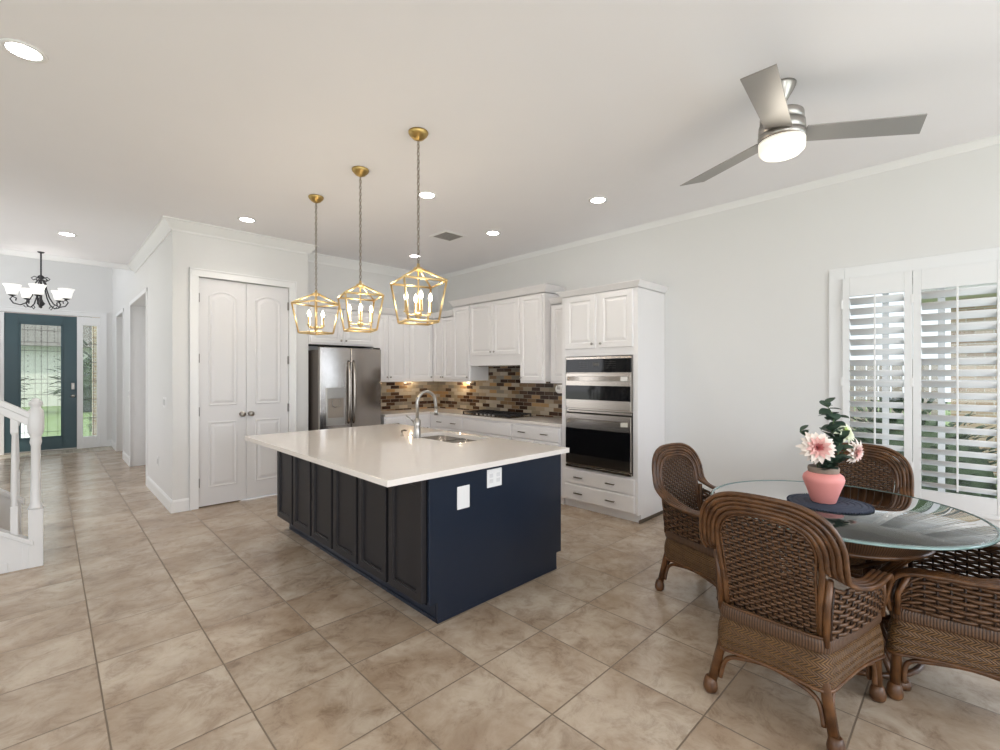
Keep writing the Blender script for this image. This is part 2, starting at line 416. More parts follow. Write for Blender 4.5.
# door / drawer front with profile. local: x across, z up, front towards -y, back at y=0
def front_panel(w, h, x0, z0, rail=0.055, t=0.02, style='raised', arch=0.0):
    mb = MB()
    if style == 'raised':
        pr = [(0, 0), (0, -t + 0.004), (0.004, -t), (rail, -t), (rail + 0.008, -t + 0.010), (rail + 0.016, -t + 0.010), (rail + 0.040, -t + 0.002)]
    elif style == 'shaker':
        pr = [(0, 0), (0, -t + 0.003), (0.003, -t), (rail - 0.012, -t), (rail - 0.008, -t + 0.005), (rail, -t + 0.005), (rail + 0.003, -t + 0.016), (rail + 0.010, -t + 0.016)]
    else:
        pr = [(0, 0), (0, -t + 0.006), (0.008, -t), (0.014, -t)]
    lim = min(w, h) / 2 - 0.006
    loops = []
    for i, y in pr:
        i = min(i, lim)
        loops.append([(x0 + i, y, z0 + i), (x0 + w - i, y, z0 + i), (x0 + w - i, y, z0 + h - i), (x0 + i, y, z0 + h - i)])
    return mb.loft(loops)
def knob(parent, x, z, y=-0.02, r=0.014, m=None):
    return MB().lathe([(0.005, 0), (0.005, 0.012), (r, 0.018), (r, 0.024), (r * 0.6, 0.029), (0, 0.03)], 12, (x, y, z), 'y').build('knob', m or M_nickel, parent)
def pull(parent, x, z, y=-0.02, L=0.11):
    mb = MB()
    mb.tube([(x - L / 2 + 0.01, y, z), (x - L / 2 + 0.01, y - 0.022, z)], 0.004, 6)
    mb.tube([(x + L / 2 - 0.01, y, z), (x + L / 2 - 0.01, y - 0.022, z)], 0.004, 6)
    mb.box(x - L / 2, x + L / 2, y - 0.030, y - 0.021, z - 0.006, z + 0.006)
    return mb.build('handle', M_pull, parent, 0.002)

ROTR = -pi / 2   # fronts facing -X: local x runs to world -Y

# ------------------------------------------------------------------ the setting
CZ = 3.177; XW = 4.798; YB = 6.45; XH = 0.965; YP = 6.07
XL = -3.6; YR = -3.0; YE = 12.65
struct(MB().box(XL - 0.12, XW + 0.12, YR - 0.12, YE + 0.15, -0.1, 0).build('floor', M_floor))
struct(MB().box(-0.75, XH, YE - 0.62, YE - 0.02, 0.0, 0.003).build('trim_6', M_mosaic))
struct(MB().box(XL - 0.12, XW + 0.12, YR - 0.12, 9.05, CZ, CZ + 0.12).build('ceiling', M_ceil))
mb = MB(); mb.box(-2.1, XH + 0.7, 9.05, YE + 0.1, 5.2, 5.3); mb.box(-2.1, XH + 0.7, 9.0, 9.05, CZ + 0.1, 5.3)
struct(mb.build('ceiling_foyer', M_ceil))
# right wall with the window opening
WY0, WY1, WZ0, WZ1 = -0.75, 0.80, 0.50, 2.32
mb = MB()
mb.box(XW, XW + 0.14, WY1, YB + 0.14, 0, CZ); mb.box(XW, XW + 0.14, YR, -2.55, 0, CZ); mb.box(XW, XW + 0.14, -1.15, WY0, 0, CZ); mb.box(XW, XW + 0.14, -2.55, -1.15, 2.45, CZ); mb.box(XW, XW + 0.14, -2.55, -1.15, 0, 0.25)
mb.box(XW, XW + 0.14, WY0, WY1, 0, WZ0); mb.box(XW, XW + 0.14, WY0, WY1, WZ1, CZ)
struct(mb.build('wall_right', M_wall))
struct(MB().box(2.43, XW, YB, YB + 0.12, 0, CZ).build('wall_back', M_wall))
# pantry block
DX0, DX1, DZ = 1.2066, 2.186, 2.597
mb = MB()
mb.box(XH + 0.12, DX0, YP, YP + 0.12, 0, CZ); mb.box(DX1, 2.43, YP, YP + 0.12, 0, CZ); mb.box(DX0, DX1, YP, YP + 0.12, DZ, CZ)
mb.box(2.33, 2.43, YP + 0.12, YB + 0.12, 0, CZ)
struct(mb.build('wall_pantry', M_wall))
mb = MB()
mb.box(XH, XH + 0.12, YP, 7.87, 0, CZ); mb.box(XH, XH + 0.12, 7.87, 9.56, 2.62, CZ); mb.box(XH, XH + 0.7, 9.62, 10.60, 0, 5.2)
mb.box(XH, XH + 0.12, 9.56, 9.62, 2.62, CZ); mb.box(XH, XH + 0.12, 9.05, 9.62, CZ + 0.12, 5.2)
mb.box(XH, XH + 0.12, 10.60, 11.70, 2.62, 5.2); mb.box(XH, XH + 0.12, 11.70, YE, 0, 5.2)
mb.box(XH + 0.6, XH + 0.7, YP + 0.12, YE, 0, 5.2)
mb.box(XH + 0.12, XH + 0.6, 7.7, 9.62, 2.62, 2.7)
mb.box(XH + 0.12, XH + 0.6, 10.6, 11.8, 2.62, 2.7)
mb.box(XH + 0.12, XH + 0.6, 11.75, 11.85, 0, 2.62)
struct(mb.build('wall_hallway', M_wall))
# entry wall with front door and sidelight openings
FD0, FD1, FDZ = -0.586, 0.420, 2.67
mb = MB()
mb.box(FD1 + 0.36, XH + 0.7, YE, YE + 0.14, 0, 5.2); mb.box(FD0, FD1 + 0.36, YE, YE + 0.14, FDZ + 0.02, 5.2)
mb.box(-2.1, FD0 - 0.36, YE, YE + 0.14, 0, 5.2); mb.box(FD0 - 0.36, FD0, YE, YE + 0.14, FDZ + 0.02, 5.2)
struct(mb.build('wall_entry', M_wall))
mb = MB(); mb.box(-2.1, -2.0, 6.6, 6.8, 0, 5.2); mb.box(-2.1, -2.0, 8.8, 10.0, 0, 5.2); mb.box(-2.1, -2.0, 6.8, 8.8, 0, 0.7); mb.box(-2.1, -2.0, 6.8, 8.8, 2.5, 5.2); mb.box(-2.1, -2.0, 10.0, YE, 0, 2.8); mb.box(-2.1, -2.0, 10.0, YE, 4.5, 5.2); mb.box(-2.1, -2.0, 12.1, YE, 2.8, 4.5)
mb.box(XL, -2.0, 6.5, 6.6, 0, CZ)
struct(mb.build('wall_foyer', M_wall))
mb = MB()
mb.box(XL - 0.12, XL, YR, -0.7, 0, CZ); mb.box(XL - 0.12, XL, 3.5, 6.6, 0, CZ); mb.box(XL - 0.12, XL, -0.7, 3.5, 2.65, CZ)
struct(mb.build('wall_left', M_wall))
mb = MB()
mb.box(XL, -2.75, YR - 0.12, YR, 0, CZ); mb.box(-0.45, 0.65, YR - 0.12, YR, 0, CZ); mb.box(3.75, XW, YR - 0.12, YR, 0, CZ)
mb.box(-2.75, -0.45, YR - 0.12, YR, 2.75, CZ); mb.box(0.65, 3.75, YR - 0.12, YR, 2.75, CZ)
mb.box(-2.75, -0.45, YR - 0.12, YR, 0, 0.25); mb.box(0.65, 3.75, YR - 0.12, YR, 0, 0.25)
struct(mb.build('wall_front', M_wall))

CROWN = [(0, 0), (0, -0.115), (0.012, -0.115), (0.018, -0.098), (0.034, -0.080), (0.066, -0.040), (0.082, -0.018), (0.098, -0.014), (0.098, 0)]
def crown(path, z, name, left=True, scale=1.0):
    pr = [((o if left else -o) * scale, z + h * scale - 0.0005) for o, h in CROWN]
    if not left: pr = pr[::-1]
    return struct(MB().sweep(path, pr).build(name, M_trim))
# trims: room crown runs hall -> pantry -> kitchen back -> right wall
crown([(XW, YB), (2.43, YB), (2.43, YP), (XH, YP), (XH, 9.04)], CZ, 'trim_1', True)
crown([(XW, YR), (XW, YB)], CZ, 'trim_8', True, 0.45)
struct(MB().box(-2.0, XH + 0.02, 9.04, 9.075, CZ - 0.075, CZ).build('trim_2', M_trim, bevel=0.006))
BASE = [(0, 0), (0.016, 0), (0.016, 0.115), (0.010, 0.130), (0.004, 0.138), (0, 0.138)]
def baseboard(path, name):
    return struct(MB().sweep(path, BASE).build(name, M_trim))
baseboard([(XW, YR), (XW, 2.33)], 'baseboard_right')
baseboard([(DX0 - 0.09, YP), (XH, YP), (XH, 7.80)], 'baseboard_pantry')
baseboard([(2.43, YP), (DX1 + 0.09, YP)], 'baseboard_back')
baseboard([(XH, 9.62), (XH, 10.60)], 'baseboard_hallway')
baseboard([(XH, 11.76), (XH, YE), (FD1 + 0.45, YE)], 'baseboard_entry')
def casing(x0, x1, z1, w, y, name, t=0.018):   # on a wall facing -Y
    mb = MB()
    for a, b in ((x0 - w, x0), (x1, x1 + w)):
        mb.box(a, b, y - t, y, 0, z1 + w); 
    mb.box(x0 - w, x1 + w, y - t - 0.001, y, z1, z1 + w)
    mb.box(x0 - w, x0 - w + 0.018, y - t - 0.008, y, 0, z1 + w); mb.box(x1 + w - 0.018, x1 + w, y - t - 0.008, y, 0, z1 + w)
    mb.box(x0 - w, x1 + w, y - t - 0.009, y, z1 + w - 0.018, z1 + w)
    return struct(mb.build(name, M_trim, bevel=0.003))
casing(DX0, DX1, DZ, 0.088, YP, 'trim_3')
def casing_x(y0, y1, z1, w, x, name, t=0.018):  # on a wall facing -X
    mb = MB()
    for a, b in ((y0 - w, y0), (y1, y1 + w)): mb.box(x - t, x, a, b, 0, z1 + w)
    mb.box(x - t - 0.001, x, y0 - w, y1 + w, z1, z1 + w)
    return struct(mb.build(name, M_trim, bevel=0.003))
casing_x(7.89, 9.60, 2.62, 0.06, XH, 'trim_4', 0.012)
casing_x(10.62, 11.70, 2.62, 0.06, XH, 'trim_5', 0.012)

# pantry doors: slab with arched upper panel and lower panel
def arch_loop(x0, x1, z0, z1, rise, y, inset):
    x0 += inset; x1 -= inset; z0 += inset; z1 -= inset
    pts = [(x0, y, z0), (x1, y, z0)]
    n = 14; cx = (x0 + x1) / 2; hw = (x1 - x0) / 2
    for i in range(n + 1):
        a = i / n; x = x1 + (x0 - x1) * a
        q = 1 - ((x - cx) / hw) ** 2
        pts.append((x, y, z1 - rise + rise * (q ** 0.9 if q > 0 else 0)))
    return pts
def pantry_door(x0, x1, hinge_left, name):
    e = bpy.data.objects.new(name, None); e.location = (x0, YP + 0.012, 0.012); col.objects.link(e); struct(e)
    w = x1 - x0; h = DZ - 0.02
    MB().box(0, w, 0, 0.04, 0, h).build('slab', M_door, e, 0.002)
    mb = MB()
    for (za, zb, rise) in ((1.13, h - 0.13, 0.062), (0.20, 0.95, 0.0)):
        a, b = 0.095, w - 0.095
        def lp(i, y): return arch_loop(a, b, za, zb, rise, y, i)
        mb.loft([lp(0, 0.001), lp(0.004, -0.007), lp(0.012, -0.009), lp(0.022, -0.003), lp(0.030, -0.0015), lp(0.034, -0.002), lp(0.060, -0.009), lp(0.066, -0.009)], False, True)
    mb.build('door_panel', M_door, e)
    kx = w - 0.045 if hinge_left else 0.045
    k = MB().lathe([(0.030, 0), (0.030, 0.006), (0.012, 0.010), (0.010, 0.034), (0.024, 0.042), (0.030, 0.055), (0.024, 0.066), (0, 0.070)], 18, (kx, 0, 1.02), 'y').build('door_knob', M_nickel, e)
    hx = -0.006 if hinge_left else w + 0.002
    for z in (0.22, 0.98 + 0.04, 1.62, 2.30):
        MB().box(hx - 0.012, hx + 0.012, -0.022, 0.002, z, z + 0.10).build('hinge', M_hinge, e, 0.002)
mid = (DX0 + DX1) / 2
pantry_door(DX0 + 0.004, mid - 0.002, True, 'door_1')
pantry_door(mid + 0.002, DX1 - 0.004, False, 'door_2')

# hallway door in its recess
e = bpy.data.objects.new('door_3', None); e.location = (1.23, 8.72, 0.01); e.rotation_euler = (0, 0, ROTR); col.objects.link(e); struct(e)
MB().box(-0.85, 0.85, 0, 0.04, 0, 2.6).build('slab', M_door, e, 0.002)
for z in (0.2, 0.75, 1.42, 2.25): MB().box(-0.85, -0.80, -0.02, 0.0, z, z + 0.1).build('hinge', M_nickel, e, 0.002)

# front door (teal) with leaded glass
e = bpy.data.objects.new('door_4', None); e.location = (FD0, YE + 0.02, 0.01); col.objects.link(e); struct(e)
w = FD1 - FD0; gx0, gx1, gz0, gz1 = 0.19, 0.80, 0.25, 2.48
mb = MB(); mb.box(0, gx0, 0, 0.045, 0, FDZ - 0.02); mb.box(gx1, w, 0, 0.045, 0, FDZ - 0.02); mb.box(gx0, gx1, 0, 0.045, 0, gz0); mb.box(gx0, gx1, 0, 0.045, gz1, FDZ - 0.02)
mb.build('slab', M_teal, e, 0.003)
mb = MB()
for a, b, c, d in ((gx0, gx0 + 0.03, gz0, gz1), (gx1 - 0.03, gx1, gz0, gz1), (gx0, gx1, gz0, gz0 + 0.03), (gx0, gx1, gz1 - 0.03, gz1)): mb.box(a, b, -0.012, 0, c, d)
mb.build('glass_stop', M_teal, e, 0.004)
pane = MB().box(gx0 + 0.02, gx1 - 0.02, 0.018, 0.024, gz0 + 0.02, gz1 - 0.02).build('pane', M_lead, e)
mb = MB(); gw = gx1 - gx0
for fx in (0.12, 0.36, 0.5, 0.64, 0.88): mb.box(gx0 + gw * fx - 0.002, gx0 + gw * fx + 0.002, 0.010, 0.030, gz0 + 0.03, gz1 - 0.03)
for z in (gz0 + 0.12, gz0 + 0.85, 1.32, 1.40, 1.95, 2.12, gz1 - 0.13): mb.box(gx0 + 0.03, gx1 - 0.03, 0.011, 0.031, z - 0.003, z + 0.003)
for i in range(10):
    for j in range(3): mb.lathe([(0.0, 0), (0.010, 0.004), (0.010, 0.012), (0, 0.016)], 8, (gx0 + gw * (0.2 + 0.3 * j), 0.018, 1.45 + i * 0.10 if i < 5 else 2.15 + (i - 5) * 0.06), 'y')
mb.build('leading', M_came, pane)
MB().box(w - 0.085, w - 0.035, -0.02, 0.0, 1.19, 1.32).build('lock_plate', M_nickel, e, 0.006)
MB().lathe([(0.030, 0), (0.030, 0.006), (0.012, 0.010), (0.012, 0.04), (0.03, 0.05), (0.028, 0.068), (0, 0.074)], 16, (w - 0.06, 0, 1.06), 'y').build('door_knob', M_nickel, e)
MB().box(0, w, -0.01, 0.06, -0.008, 0.02).build('threshold', M_nickel, e, 0.003)
def sidelight(x0, x1, name):
    e = bpy.data.objects.new(name, None); e.location = (x0, YE, 0); col.objects.link(e); struct(e)
    w = x1 - x0; mb = MB(); a, b = 0.09, w - 0.055; z0, z1 = 0.235, 2.50
    mb.box(0, a, 0, 0.07, 0, FDZ); mb.box(b, w, 0, 0.07, 0, FDZ); mb.box(a, b, 0, 0.07, 0, z0); mb.box(a, b, 0, 0.07, z1, FDZ)
    mb.build('window_frame', M_trim, e, 0.004)
    p = MB().box(a, b, 0.03, 0.036, z0, z1).build('pane', M_lead, e)
    mb = MB()
    for i in range(1, 6): z = z0 + (z1 - z0) * i / 6; mb.box(a, b, 0.02, 0.045, z - 0.005, z + 0.005)
    for fx in (0.5, 0.75): mb.box(a + (b - a) * fx - 0.003, a + (b - a) * fx + 0.003, 0.022, 0.042, z0, z1)
    mb.build('leading', M_came, p)
sidelight(FD1, FD1 + 0.36, 'window_1')
sidelight(FD0 - 0.36, FD0, 'window_2')
mb = MB(); x0, x1 = FD0 - 0.36, FD1 + 0.36
for a, b in ((x0 - 0.1, x0), (x1, x1 + 0.1)): mb.box(a, b, YE - 0.02, YE, 0, FDZ + 0.1)
mb.box(x0 - 0.1, x1 + 0.1, YE - 0.022, YE, FDZ + 0.01, FDZ + 0.1); mb.box(x0 - 0.1, x1 + 0.1, YE - 0.035, YE, FDZ + 0.085, FDZ + 0.105)
struct(mb.build('trim_7', M_trim, bevel=0.003))

# ------------------------------------------------------------------ window on the right wall with plantation shutters
e = bpy.data.objects.new('window_3', None); e.location = (XW, WY1, 0); e.rotation_euler = (0, 0, ROTR); col.objects.link(e); struct(e)
W = WY1 - WY0
mb = MB()
# casing (local x runs to world -Y)
mb.box(-0.075, 0.035, -0.020, 0, WZ0 - 0.14, 2.395); mb.box(W - 0.035, W + 0.075, -0.020, 0, WZ0 - 0.14, 2.395)
mb.box(0.035, W - 0.035, -0.021, 0, WZ1 - 0.02, 2.395); mb.box(-0.1, W + 0.1, -0.05, 0, WZ0 - 0.02, WZ0 + 0.012)
mb.box(-0.075, W + 0.075, -0.018, 0, WZ0 - 0.14, WZ0 - 0.02)
mb.build('window_casing', M_shut, e, 0.004)
mb = MB(); mb.box(0, 0.05, 0.06, 0.12, WZ0, WZ1); mb.box(W - 0.05, W, 0.06, 0.12, WZ0, WZ1); mb.box(0.05, W - 0.05, 0.06, 0.12, WZ0, WZ0 + 0.05); mb.box(0.05, W - 0.05, 0.06, 0.12, WZ1 - 0.05, WZ1)
for x in (0.29, 0.62, 1.0): mb.box(x - 0.02, x + 0.02, 0.07, 0.11, WZ0 + 0.05, WZ1 - 0.05)
mb.box(0.05, W - 0.05, 0.068, 0.112, 1.42, 1.46)
mb.build('window_sash', M_shut, e, 0.003)
MB().box(0.04, W - 0.04, 0.088, 0.094, WZ0 + 0.03, WZ1 - 0.03).build('pane', M_glass, e)

def shutter(y_left, w, label, rodx):
    z0, z1 = WZ0 + 0.012, WZ1 - 0.022
    t = thing('plantation_shutter', label, 'shutter', (XW - 0.004, y_left, z0), ROTR, 'plantation shutters on the dining window')
    h = z1 - z0; st = 0.048 ; mb = MB(); bot, top = 0.115, 0.155
    mb.box(0, st, -0.045, -0.016, 0, h); mb.box(w - st, w, -0.045, -0.016, 0, h); mb.box(st, w - st, -0.044, -0.017, 0, bot); mb.box(st, w - st, -0.044, -0.017, h - top, h)
    mb.build('panel_frame', M_shut, t, 0.003)
    mb = MB(); n = 18; a = R(36)
    pz = (h - bot - top) / n
    for i in range(n):
        zc = bot + pz * (i + 0.5)
        sec = []
        for k in range(10):
            q = 2 * pi * k / 10
            sy, sz = 0.043 * math.cos(q), 0.0058 * math.sin(q)
            sec.append((-0.030 + sy * math.cos(a) - sz * math.sin(a), zc + sy * math.sin(a) * -1 + sz * math.cos(a)))
        mb.loft([[(st + 0.002, y, z) for y, z in sec], [(w - st - 0.002, y, z) for y, z in sec]], smooth=True)
    mb.build('louvers', M_shut, t)
    mb = MB(); mb.box(rodx - 0.006, rodx + 0.006, -0.076, -0.064, bot + 0.02, h - top + 0.0)
    mb.build('tilt_rod', M_shut, t, 0.002)
    for z in (0.25, h / 2, h - 0.25): MB().box(-0.012, 0.004, -0.048, -0.040, z, z + 0.07).build('hinge', M_plate, t, 0.002)
    return t
shutter(0.775, 0.437, 'left louvred white plantation shutter, narrower, behind the pink flower vase', 0.215)
shutter(0.335, 0.49, 'right louvred white plantation shutter nearest the right edge of the photo', 0.245)
shutter(-0.165, 0.49, 'white plantation shutter of which only the stile shows at the photo edge', 0.245)

# ------------------------------------------------------------------ kitchen island
IX0, IX1, IY0, IY1 = 1.615, 2.866, 2.257, 4.71
isl = thing('kitchen_island', 'navy kitchen island with charcoal panelled side under the white worktop', 'island', (IX0, IY1, 0), ROTR)
L_ = IY1 - IY0; D_ = IX1 - IX0
# local: x 0..L_ (towards camera), y 0..D_ (towards right wall)
mb = MB(); mb.box(0, L_ - 0.02, 0.0, D_, 0.125, 0.66); mb.box(0, L_ - 0.02, 0.0, 0.03, 0.66, 0.8975); mb.box(0, L_ - 0.02, D_ - 0.03, D_, 0.66, 0.8975); mb.box(0, 0.03, 0.03, D_ - 0.03, 0.66, 0.8975); mb.box(L_ - 0.05, L_ - 0.02, 0.03, D_ - 0.03, 0.66, 0.8975)
mb.build('body', M_black_p, isl)
mb = MB(); mb.box(0.05, L_ - 0.03, 0.068, D_ - 0.06, 0.0, 0.125); mb.build('toe_kick', M_navy, isl)
poly = [(0, 0.8975), (0, 0.125), (0.062, 0.125), (0.062, 0.0), (D_ - 0.055, 0.0), (D_ - 0.055, 0.125), (D_, 0.125), (D_, 0.8975)]
MB().loft([[(L_ - 0.018, y, z) for y, z in poly], [(L_, y, z) for y, z in poly]]).build('end_panel', M_navy, isl, 0.0015)
mb = MB(); mb.sweep([(L_ + 0.001, D_ - 0.055), (L_ + 0.001, 0.062), (0.06, 0.062)], [(0, 0), (0, 0.022), (-0.006, 0.020), (-0.011, 0.010), (-0.012, 0)][::-1]); mb.build('shoe_moulding', M_navy, isl)
pw = (L_ - 0.01) / 6
for i in range(6):
    front_panel(pw - 0.034, 0.745, 0.017 + i * pw, 0.138, rail=0.062, t=0.036, style='shaker').build('door', M_char, isl)
def plate(parent, x, y, z, w, h, holes, name, facing='x+'):
    return None
o_ = MB().box(L_, L_ + 0.006, 1.876 - IX0 - 0.050, 1.876 - IX0 + 0.050, 0.655, 0.798).build('blank_plate', M_plate, isl, 0.002)
mb = MB(); yc = 2.146 - IX0; mb.box(L_, L_ + 0.006, yc - 0.067, yc + 0.067, 0.748, 0.868)
o2 = mb.build('outlet_plate', M_plate, isl, 0.002)
for s in (-1, 1):
    for zc in (0.79, 0.826): MB().box(L_ + 0.006, L_ + 0.009, yc + s * 0.032 - 0.016, yc + s * 0.032 + 0.016, zc - 0.013, zc + 0.013).build('outlet_socket', mat('socket_grey', (0.72, 0.72, 0.73), 0.4), o2, 0.001)

# island worktop with cut-out for the sink (built as a ring of slabs round the bowls)
TX0, TX1, TY0, TY1 = 1.296, 2.885, 2.190, 4.70
SX0, SX1, SY0, SY1 = 2.40, 2.80, 2.98, 3.72
TZ0, TZ1 = 0.8975, 0.933
def rrect(x0, x1, y0, y1, r, n=6):
    pts = []
    for cx, cy, a0 in ((x1 - r, y1 - r, 0), (x0 + r, y1 - r, 90), (x0 + r, y0 + r, 180), (x1 - r, y0 + r, 270)):
        for k in range(n + 1):
            a = R(a0 + 90 * k / n); pts.append((cx + r * math.cos(a), cy + r * math.sin(a)))
    return pts
mb = MB()
inner = rrect(SX0, SX1, SY0, SY1, 0.07)
def project_out(p):
    x, y = p; cx, cy = (SX0 + SX1) / 2, (SY0 + SY1) / 2
    dx, dy = x - cx, y - cy
    t = min(((TX1 - cx) / dx if dx > 1e-9 else (TX0 - cx) / dx if dx < -1e-9 else 1e9), ((TY1 - cy) / dy if dy > 1e-9 else (TY0 - cy) / dy if dy < -1e-9 else 1e9))
    return (cx + dx * t, cy + dy * t)
outer = [project_out(p) for p in inner]
corners = [(TX1, TY1), (TX0, TY1), (TX0, TY0), (TX1, TY0)]
# snap nearest outer point to each true corner
for c in corners:
    k = min(range(len(outer)), key=lambda i: (outer[i][0] - c[0]) ** 2 + (outer[i][1] - c[1]) ** 2); outer[k] = c
mb.loft([[(x, y, TZ0) for x, y in inner], [(x, y, TZ0) for x, y in outer], [(x, y, TZ1) for x, y in outer], [(x, y, TZ1) for x, y in inner], [(x, y, TZ0) for x, y in inner]], False, False)
top = mb.build('island_worktop', M_quartz, None, 0.002)
tag(top, 'large white quartz worktop resting on the navy island', 'countertop')
# undermount double-bowl sink
sk = thing('double_bowl_sink', 'stainless double bowl sink sunk in the island worktop', 'sink', ((SX0 + SX1) / 2, (SY0 + SY1) / 2, 0.70))
def bowl(y0, y1, name):
    mb = MB(); z1 = 0.1972; hx = (SX1 - SX0) / 2
    a = rrect(-hx, hx, y0, y1, 0.06); b = rrect(-hx + 0.02, hx - 0.02, y0 + 0.02, y1 - 0.02, 0.05); c = rrect(-hx + 0.06, hx - 0.06, y0 + 0.06, y1 - 0.06, 0.04)
    a2 = rrect(-hx - 0.012, hx + 0.012, y0 - 0.005, y1 + 0.005, 0.06)
    mb.loft([[(x, y, z1) for x, y in a2], [(x, y, z1) for x, y in a], [(x, y, 0.03) for x, y in b], [(x, y, 0.012) for x, y in c]], False, True, True)
    o = mb.build(name, M_steel_h, sk); MB().lathe([(0.04, 0.013), (0.035, 0.016), (0.01, 0.014), (0, 0.015)], 16, (0, (y0 + y1) / 2, 0)).build('drain', M_nickel, o)
bowl(-0.36, -0.02, 'bowl'); bowl(0.02, 0.36, 'bowl')
# faucet
fx, fy = 2.375, 3.50
fc = thing('kitchen_faucet', 'brushed nickel gooseneck faucet standing beside the island sink', 'faucet', (fx, fy, TZ1))
MB().lathe([(0.034, 0), (0.034, 0.008), (0.030, 0.014), (0.030, 0.10), (0.031, 0.105), (0.031, 0.155), (0.018, 0.17), (0.014, 0.18)], 20).build('base', M_nickel, fc)
pts = [(0, 0, 0.16), (0, 0, 0.31)]
for k in range(1, 15): a = pi * k / 15; pts.append((0.10 - 0.10 * math.cos(a), 0.0, 0.31 + 0.10 * math.sin(a)))
pts += [(0.205, 0, 0.28), (0.208, 0, 0.25)]
MB().tube(pts, 0.0145, 12).build('spout', M_nickel, fc)
MB().tube([(0.207, 0, 0.26), (0.209, 0, 0.22), (0.210, 0, 0.19)], [0.014, 0.018, 0.019], 12).build('spray_head', M_nickel, fc)
mb = MB(); mb.tube([(0, 0.02, 0.13), (0, 0.05, 0.13)], 0.012, 10); mb.tube([(-0.0, 0.045, 0.13), (-0.03, 0.06, 0.165), (-0.07, 0.07, 0.20)], [0.008, 0.006, 0.007], 8)
mb.build('lever', M_nickel, fc)
sd = thing('soap_dispenser', 'small dark soap pump left of the island faucet', 'soap dispenser', (2.33, 3.68, TZ1))
MB().lathe([(0.018, 0), (0.018, 0.006), (0.010, 0.012), (0.010, 0.035)], 14).build('base', M_nickel, sd)
MB().tube([(0, 0, 0.03), (0, 0, 0.05), (0.02, 0, 0.055), (0.045, 0, 0.048)], 0.009, 8).build('pump_nozzle', M_pull, sd)

# ------------------------------------------------------------------ kitchen cabinets
def cabinet(name, label, group, loc, rz, w, h, d, doors=(), drawers=(), crown_h=0.0, crown_sides=(1, 1), toe=0.0, doorstyle='raised', light_rail=0.0, cat='cabinet'):
    t = thing(name, label, cat, loc, rz, group)
    mb = MB(); mb.box(0, w, 0, d, toe, h)
    if light_rail: mb.box(0, w, 0.0, 0.02, -light_rail, 0.0005)
    mb.build('carcass', M_cab, t, 0.0015)
    if toe: MB().box(0.002, w - 0.002, 0.06, d - 0.002, 0, toe).build('toe_kick', M_cab, t)
    for (x0, x1, z0, z1, kx) in doors:
        o = front_panel(x1 - x0, z1 - z0, x0, z0, 0.05, 0.02, doorstyle).build('door', M_cab, t)
        if kx is not None: knob(o, kx[0], kx[1])
    for (x0, x1, z0, z1, pulls) in drawers:
        o = front_panel(x1 - x0, z1 - z0, x0, z0, 0.03, 0.02, 'flat').build('drawer', M_cab, t)
        for p in pulls: pull(o, p, (z0 + z1) / 2)
    if crown_h:
        s = crown_h / 0.115
        pr = [(0, h - 0.01)] + [(-o * s * 0.75, h + crown_h + z * s) for o, z in CROWN[1:]] + [(0, h + crown_h)]
        path = []
        if crown_sides[0]: path.append((0.0, d))
        path += [(0.0, -0.001), (w, -0.001)]
        if crown_sides[1]: path.append((w, d))
        mb = MB(); mb.sweep(path, pr)
        mb.box(0, w, 0, d, h, h + crown_h - 0.004)
        mb.build('crown_moulding', M_cab, t)
    return t
GU = 'white upper kitchen cabinets'
# right wall uppers (origin = far-left-bottom corner; local x to world -Y)
def rw(y): return y
ZB = 1.41
t = cabinet('upper_cabinet', 'white upper cabinet with two narrow doors in the kitchen corner', GU, (4.46, 6.118, ZB), ROTR, 6.118 - 5.565, 0.99, XW - 4.46 - 0.002,
    doors=[(0.02, 0.272, 0.012, 0.975, (0.248, 0.05)), (0.278, 0.545, 0.012, 0.975, (0.302, 0.05))], crown_h=0.085, crown_sides=(0, 0), light_rail=0.02)
# hood group
HX = 4.43; HD = XW - HX - 0.002
cabinet('upper_cabinet', 'tall narrow white upper cabinet left of the cooktop hood', GU, (HX, 5.56, ZB), ROTR, 0.40, 1.12, HD,
    doors=[(0.012, 0.385, 0.012, 1.10, (0.36, 0.05))], crown_h=0.09, crown_sides=(1, 0), light_rail=0.02)
t = cabinet('hood_cabinet', 'white two-door cabinet hiding the range hood over the cooktop', GU, (HX, 5.16, 1.625), ROTR, 1.00, 0.905, HD,
    doors=[(0.012, 0.495, 0.145, 0.885, (0.465, 0.19)), (0.502, 0.985, 0.145, 0.885, (0.532, 0.19))], crown_h=0.09, crown_sides=(0, 0))
MB().box(0.12, 0.88, 0.05, HD - 0.04, -0.012, 0.0).build('hood_filter', M_steel_h, t)
cabinet('upper_cabinet', 'tall white upper cabinet right of the hood', GU, (HX, 4.16, ZB), ROTR, 0.42, 1.12, HD,
    doors=[(0.012, 0.385, 0.012, 1.10, (0.04, 0.05))], crown_h=0.09, crown_sides=(0, 1), light_rail=0.02)
cabinet('upper_cabinet', 'short narrow white upper cabinet squeezed beside the oven tower', GU, (4.53, 3.735, ZB), ROTR, 0.42, 0.97, XW - 4.53 - 0.002,
    doors=[(0.03, 0.40, 0.012, 0.95, (0.36, 0.05))], crown_h=0.07, crown_sides=(0, 0), light_rail=0.02)
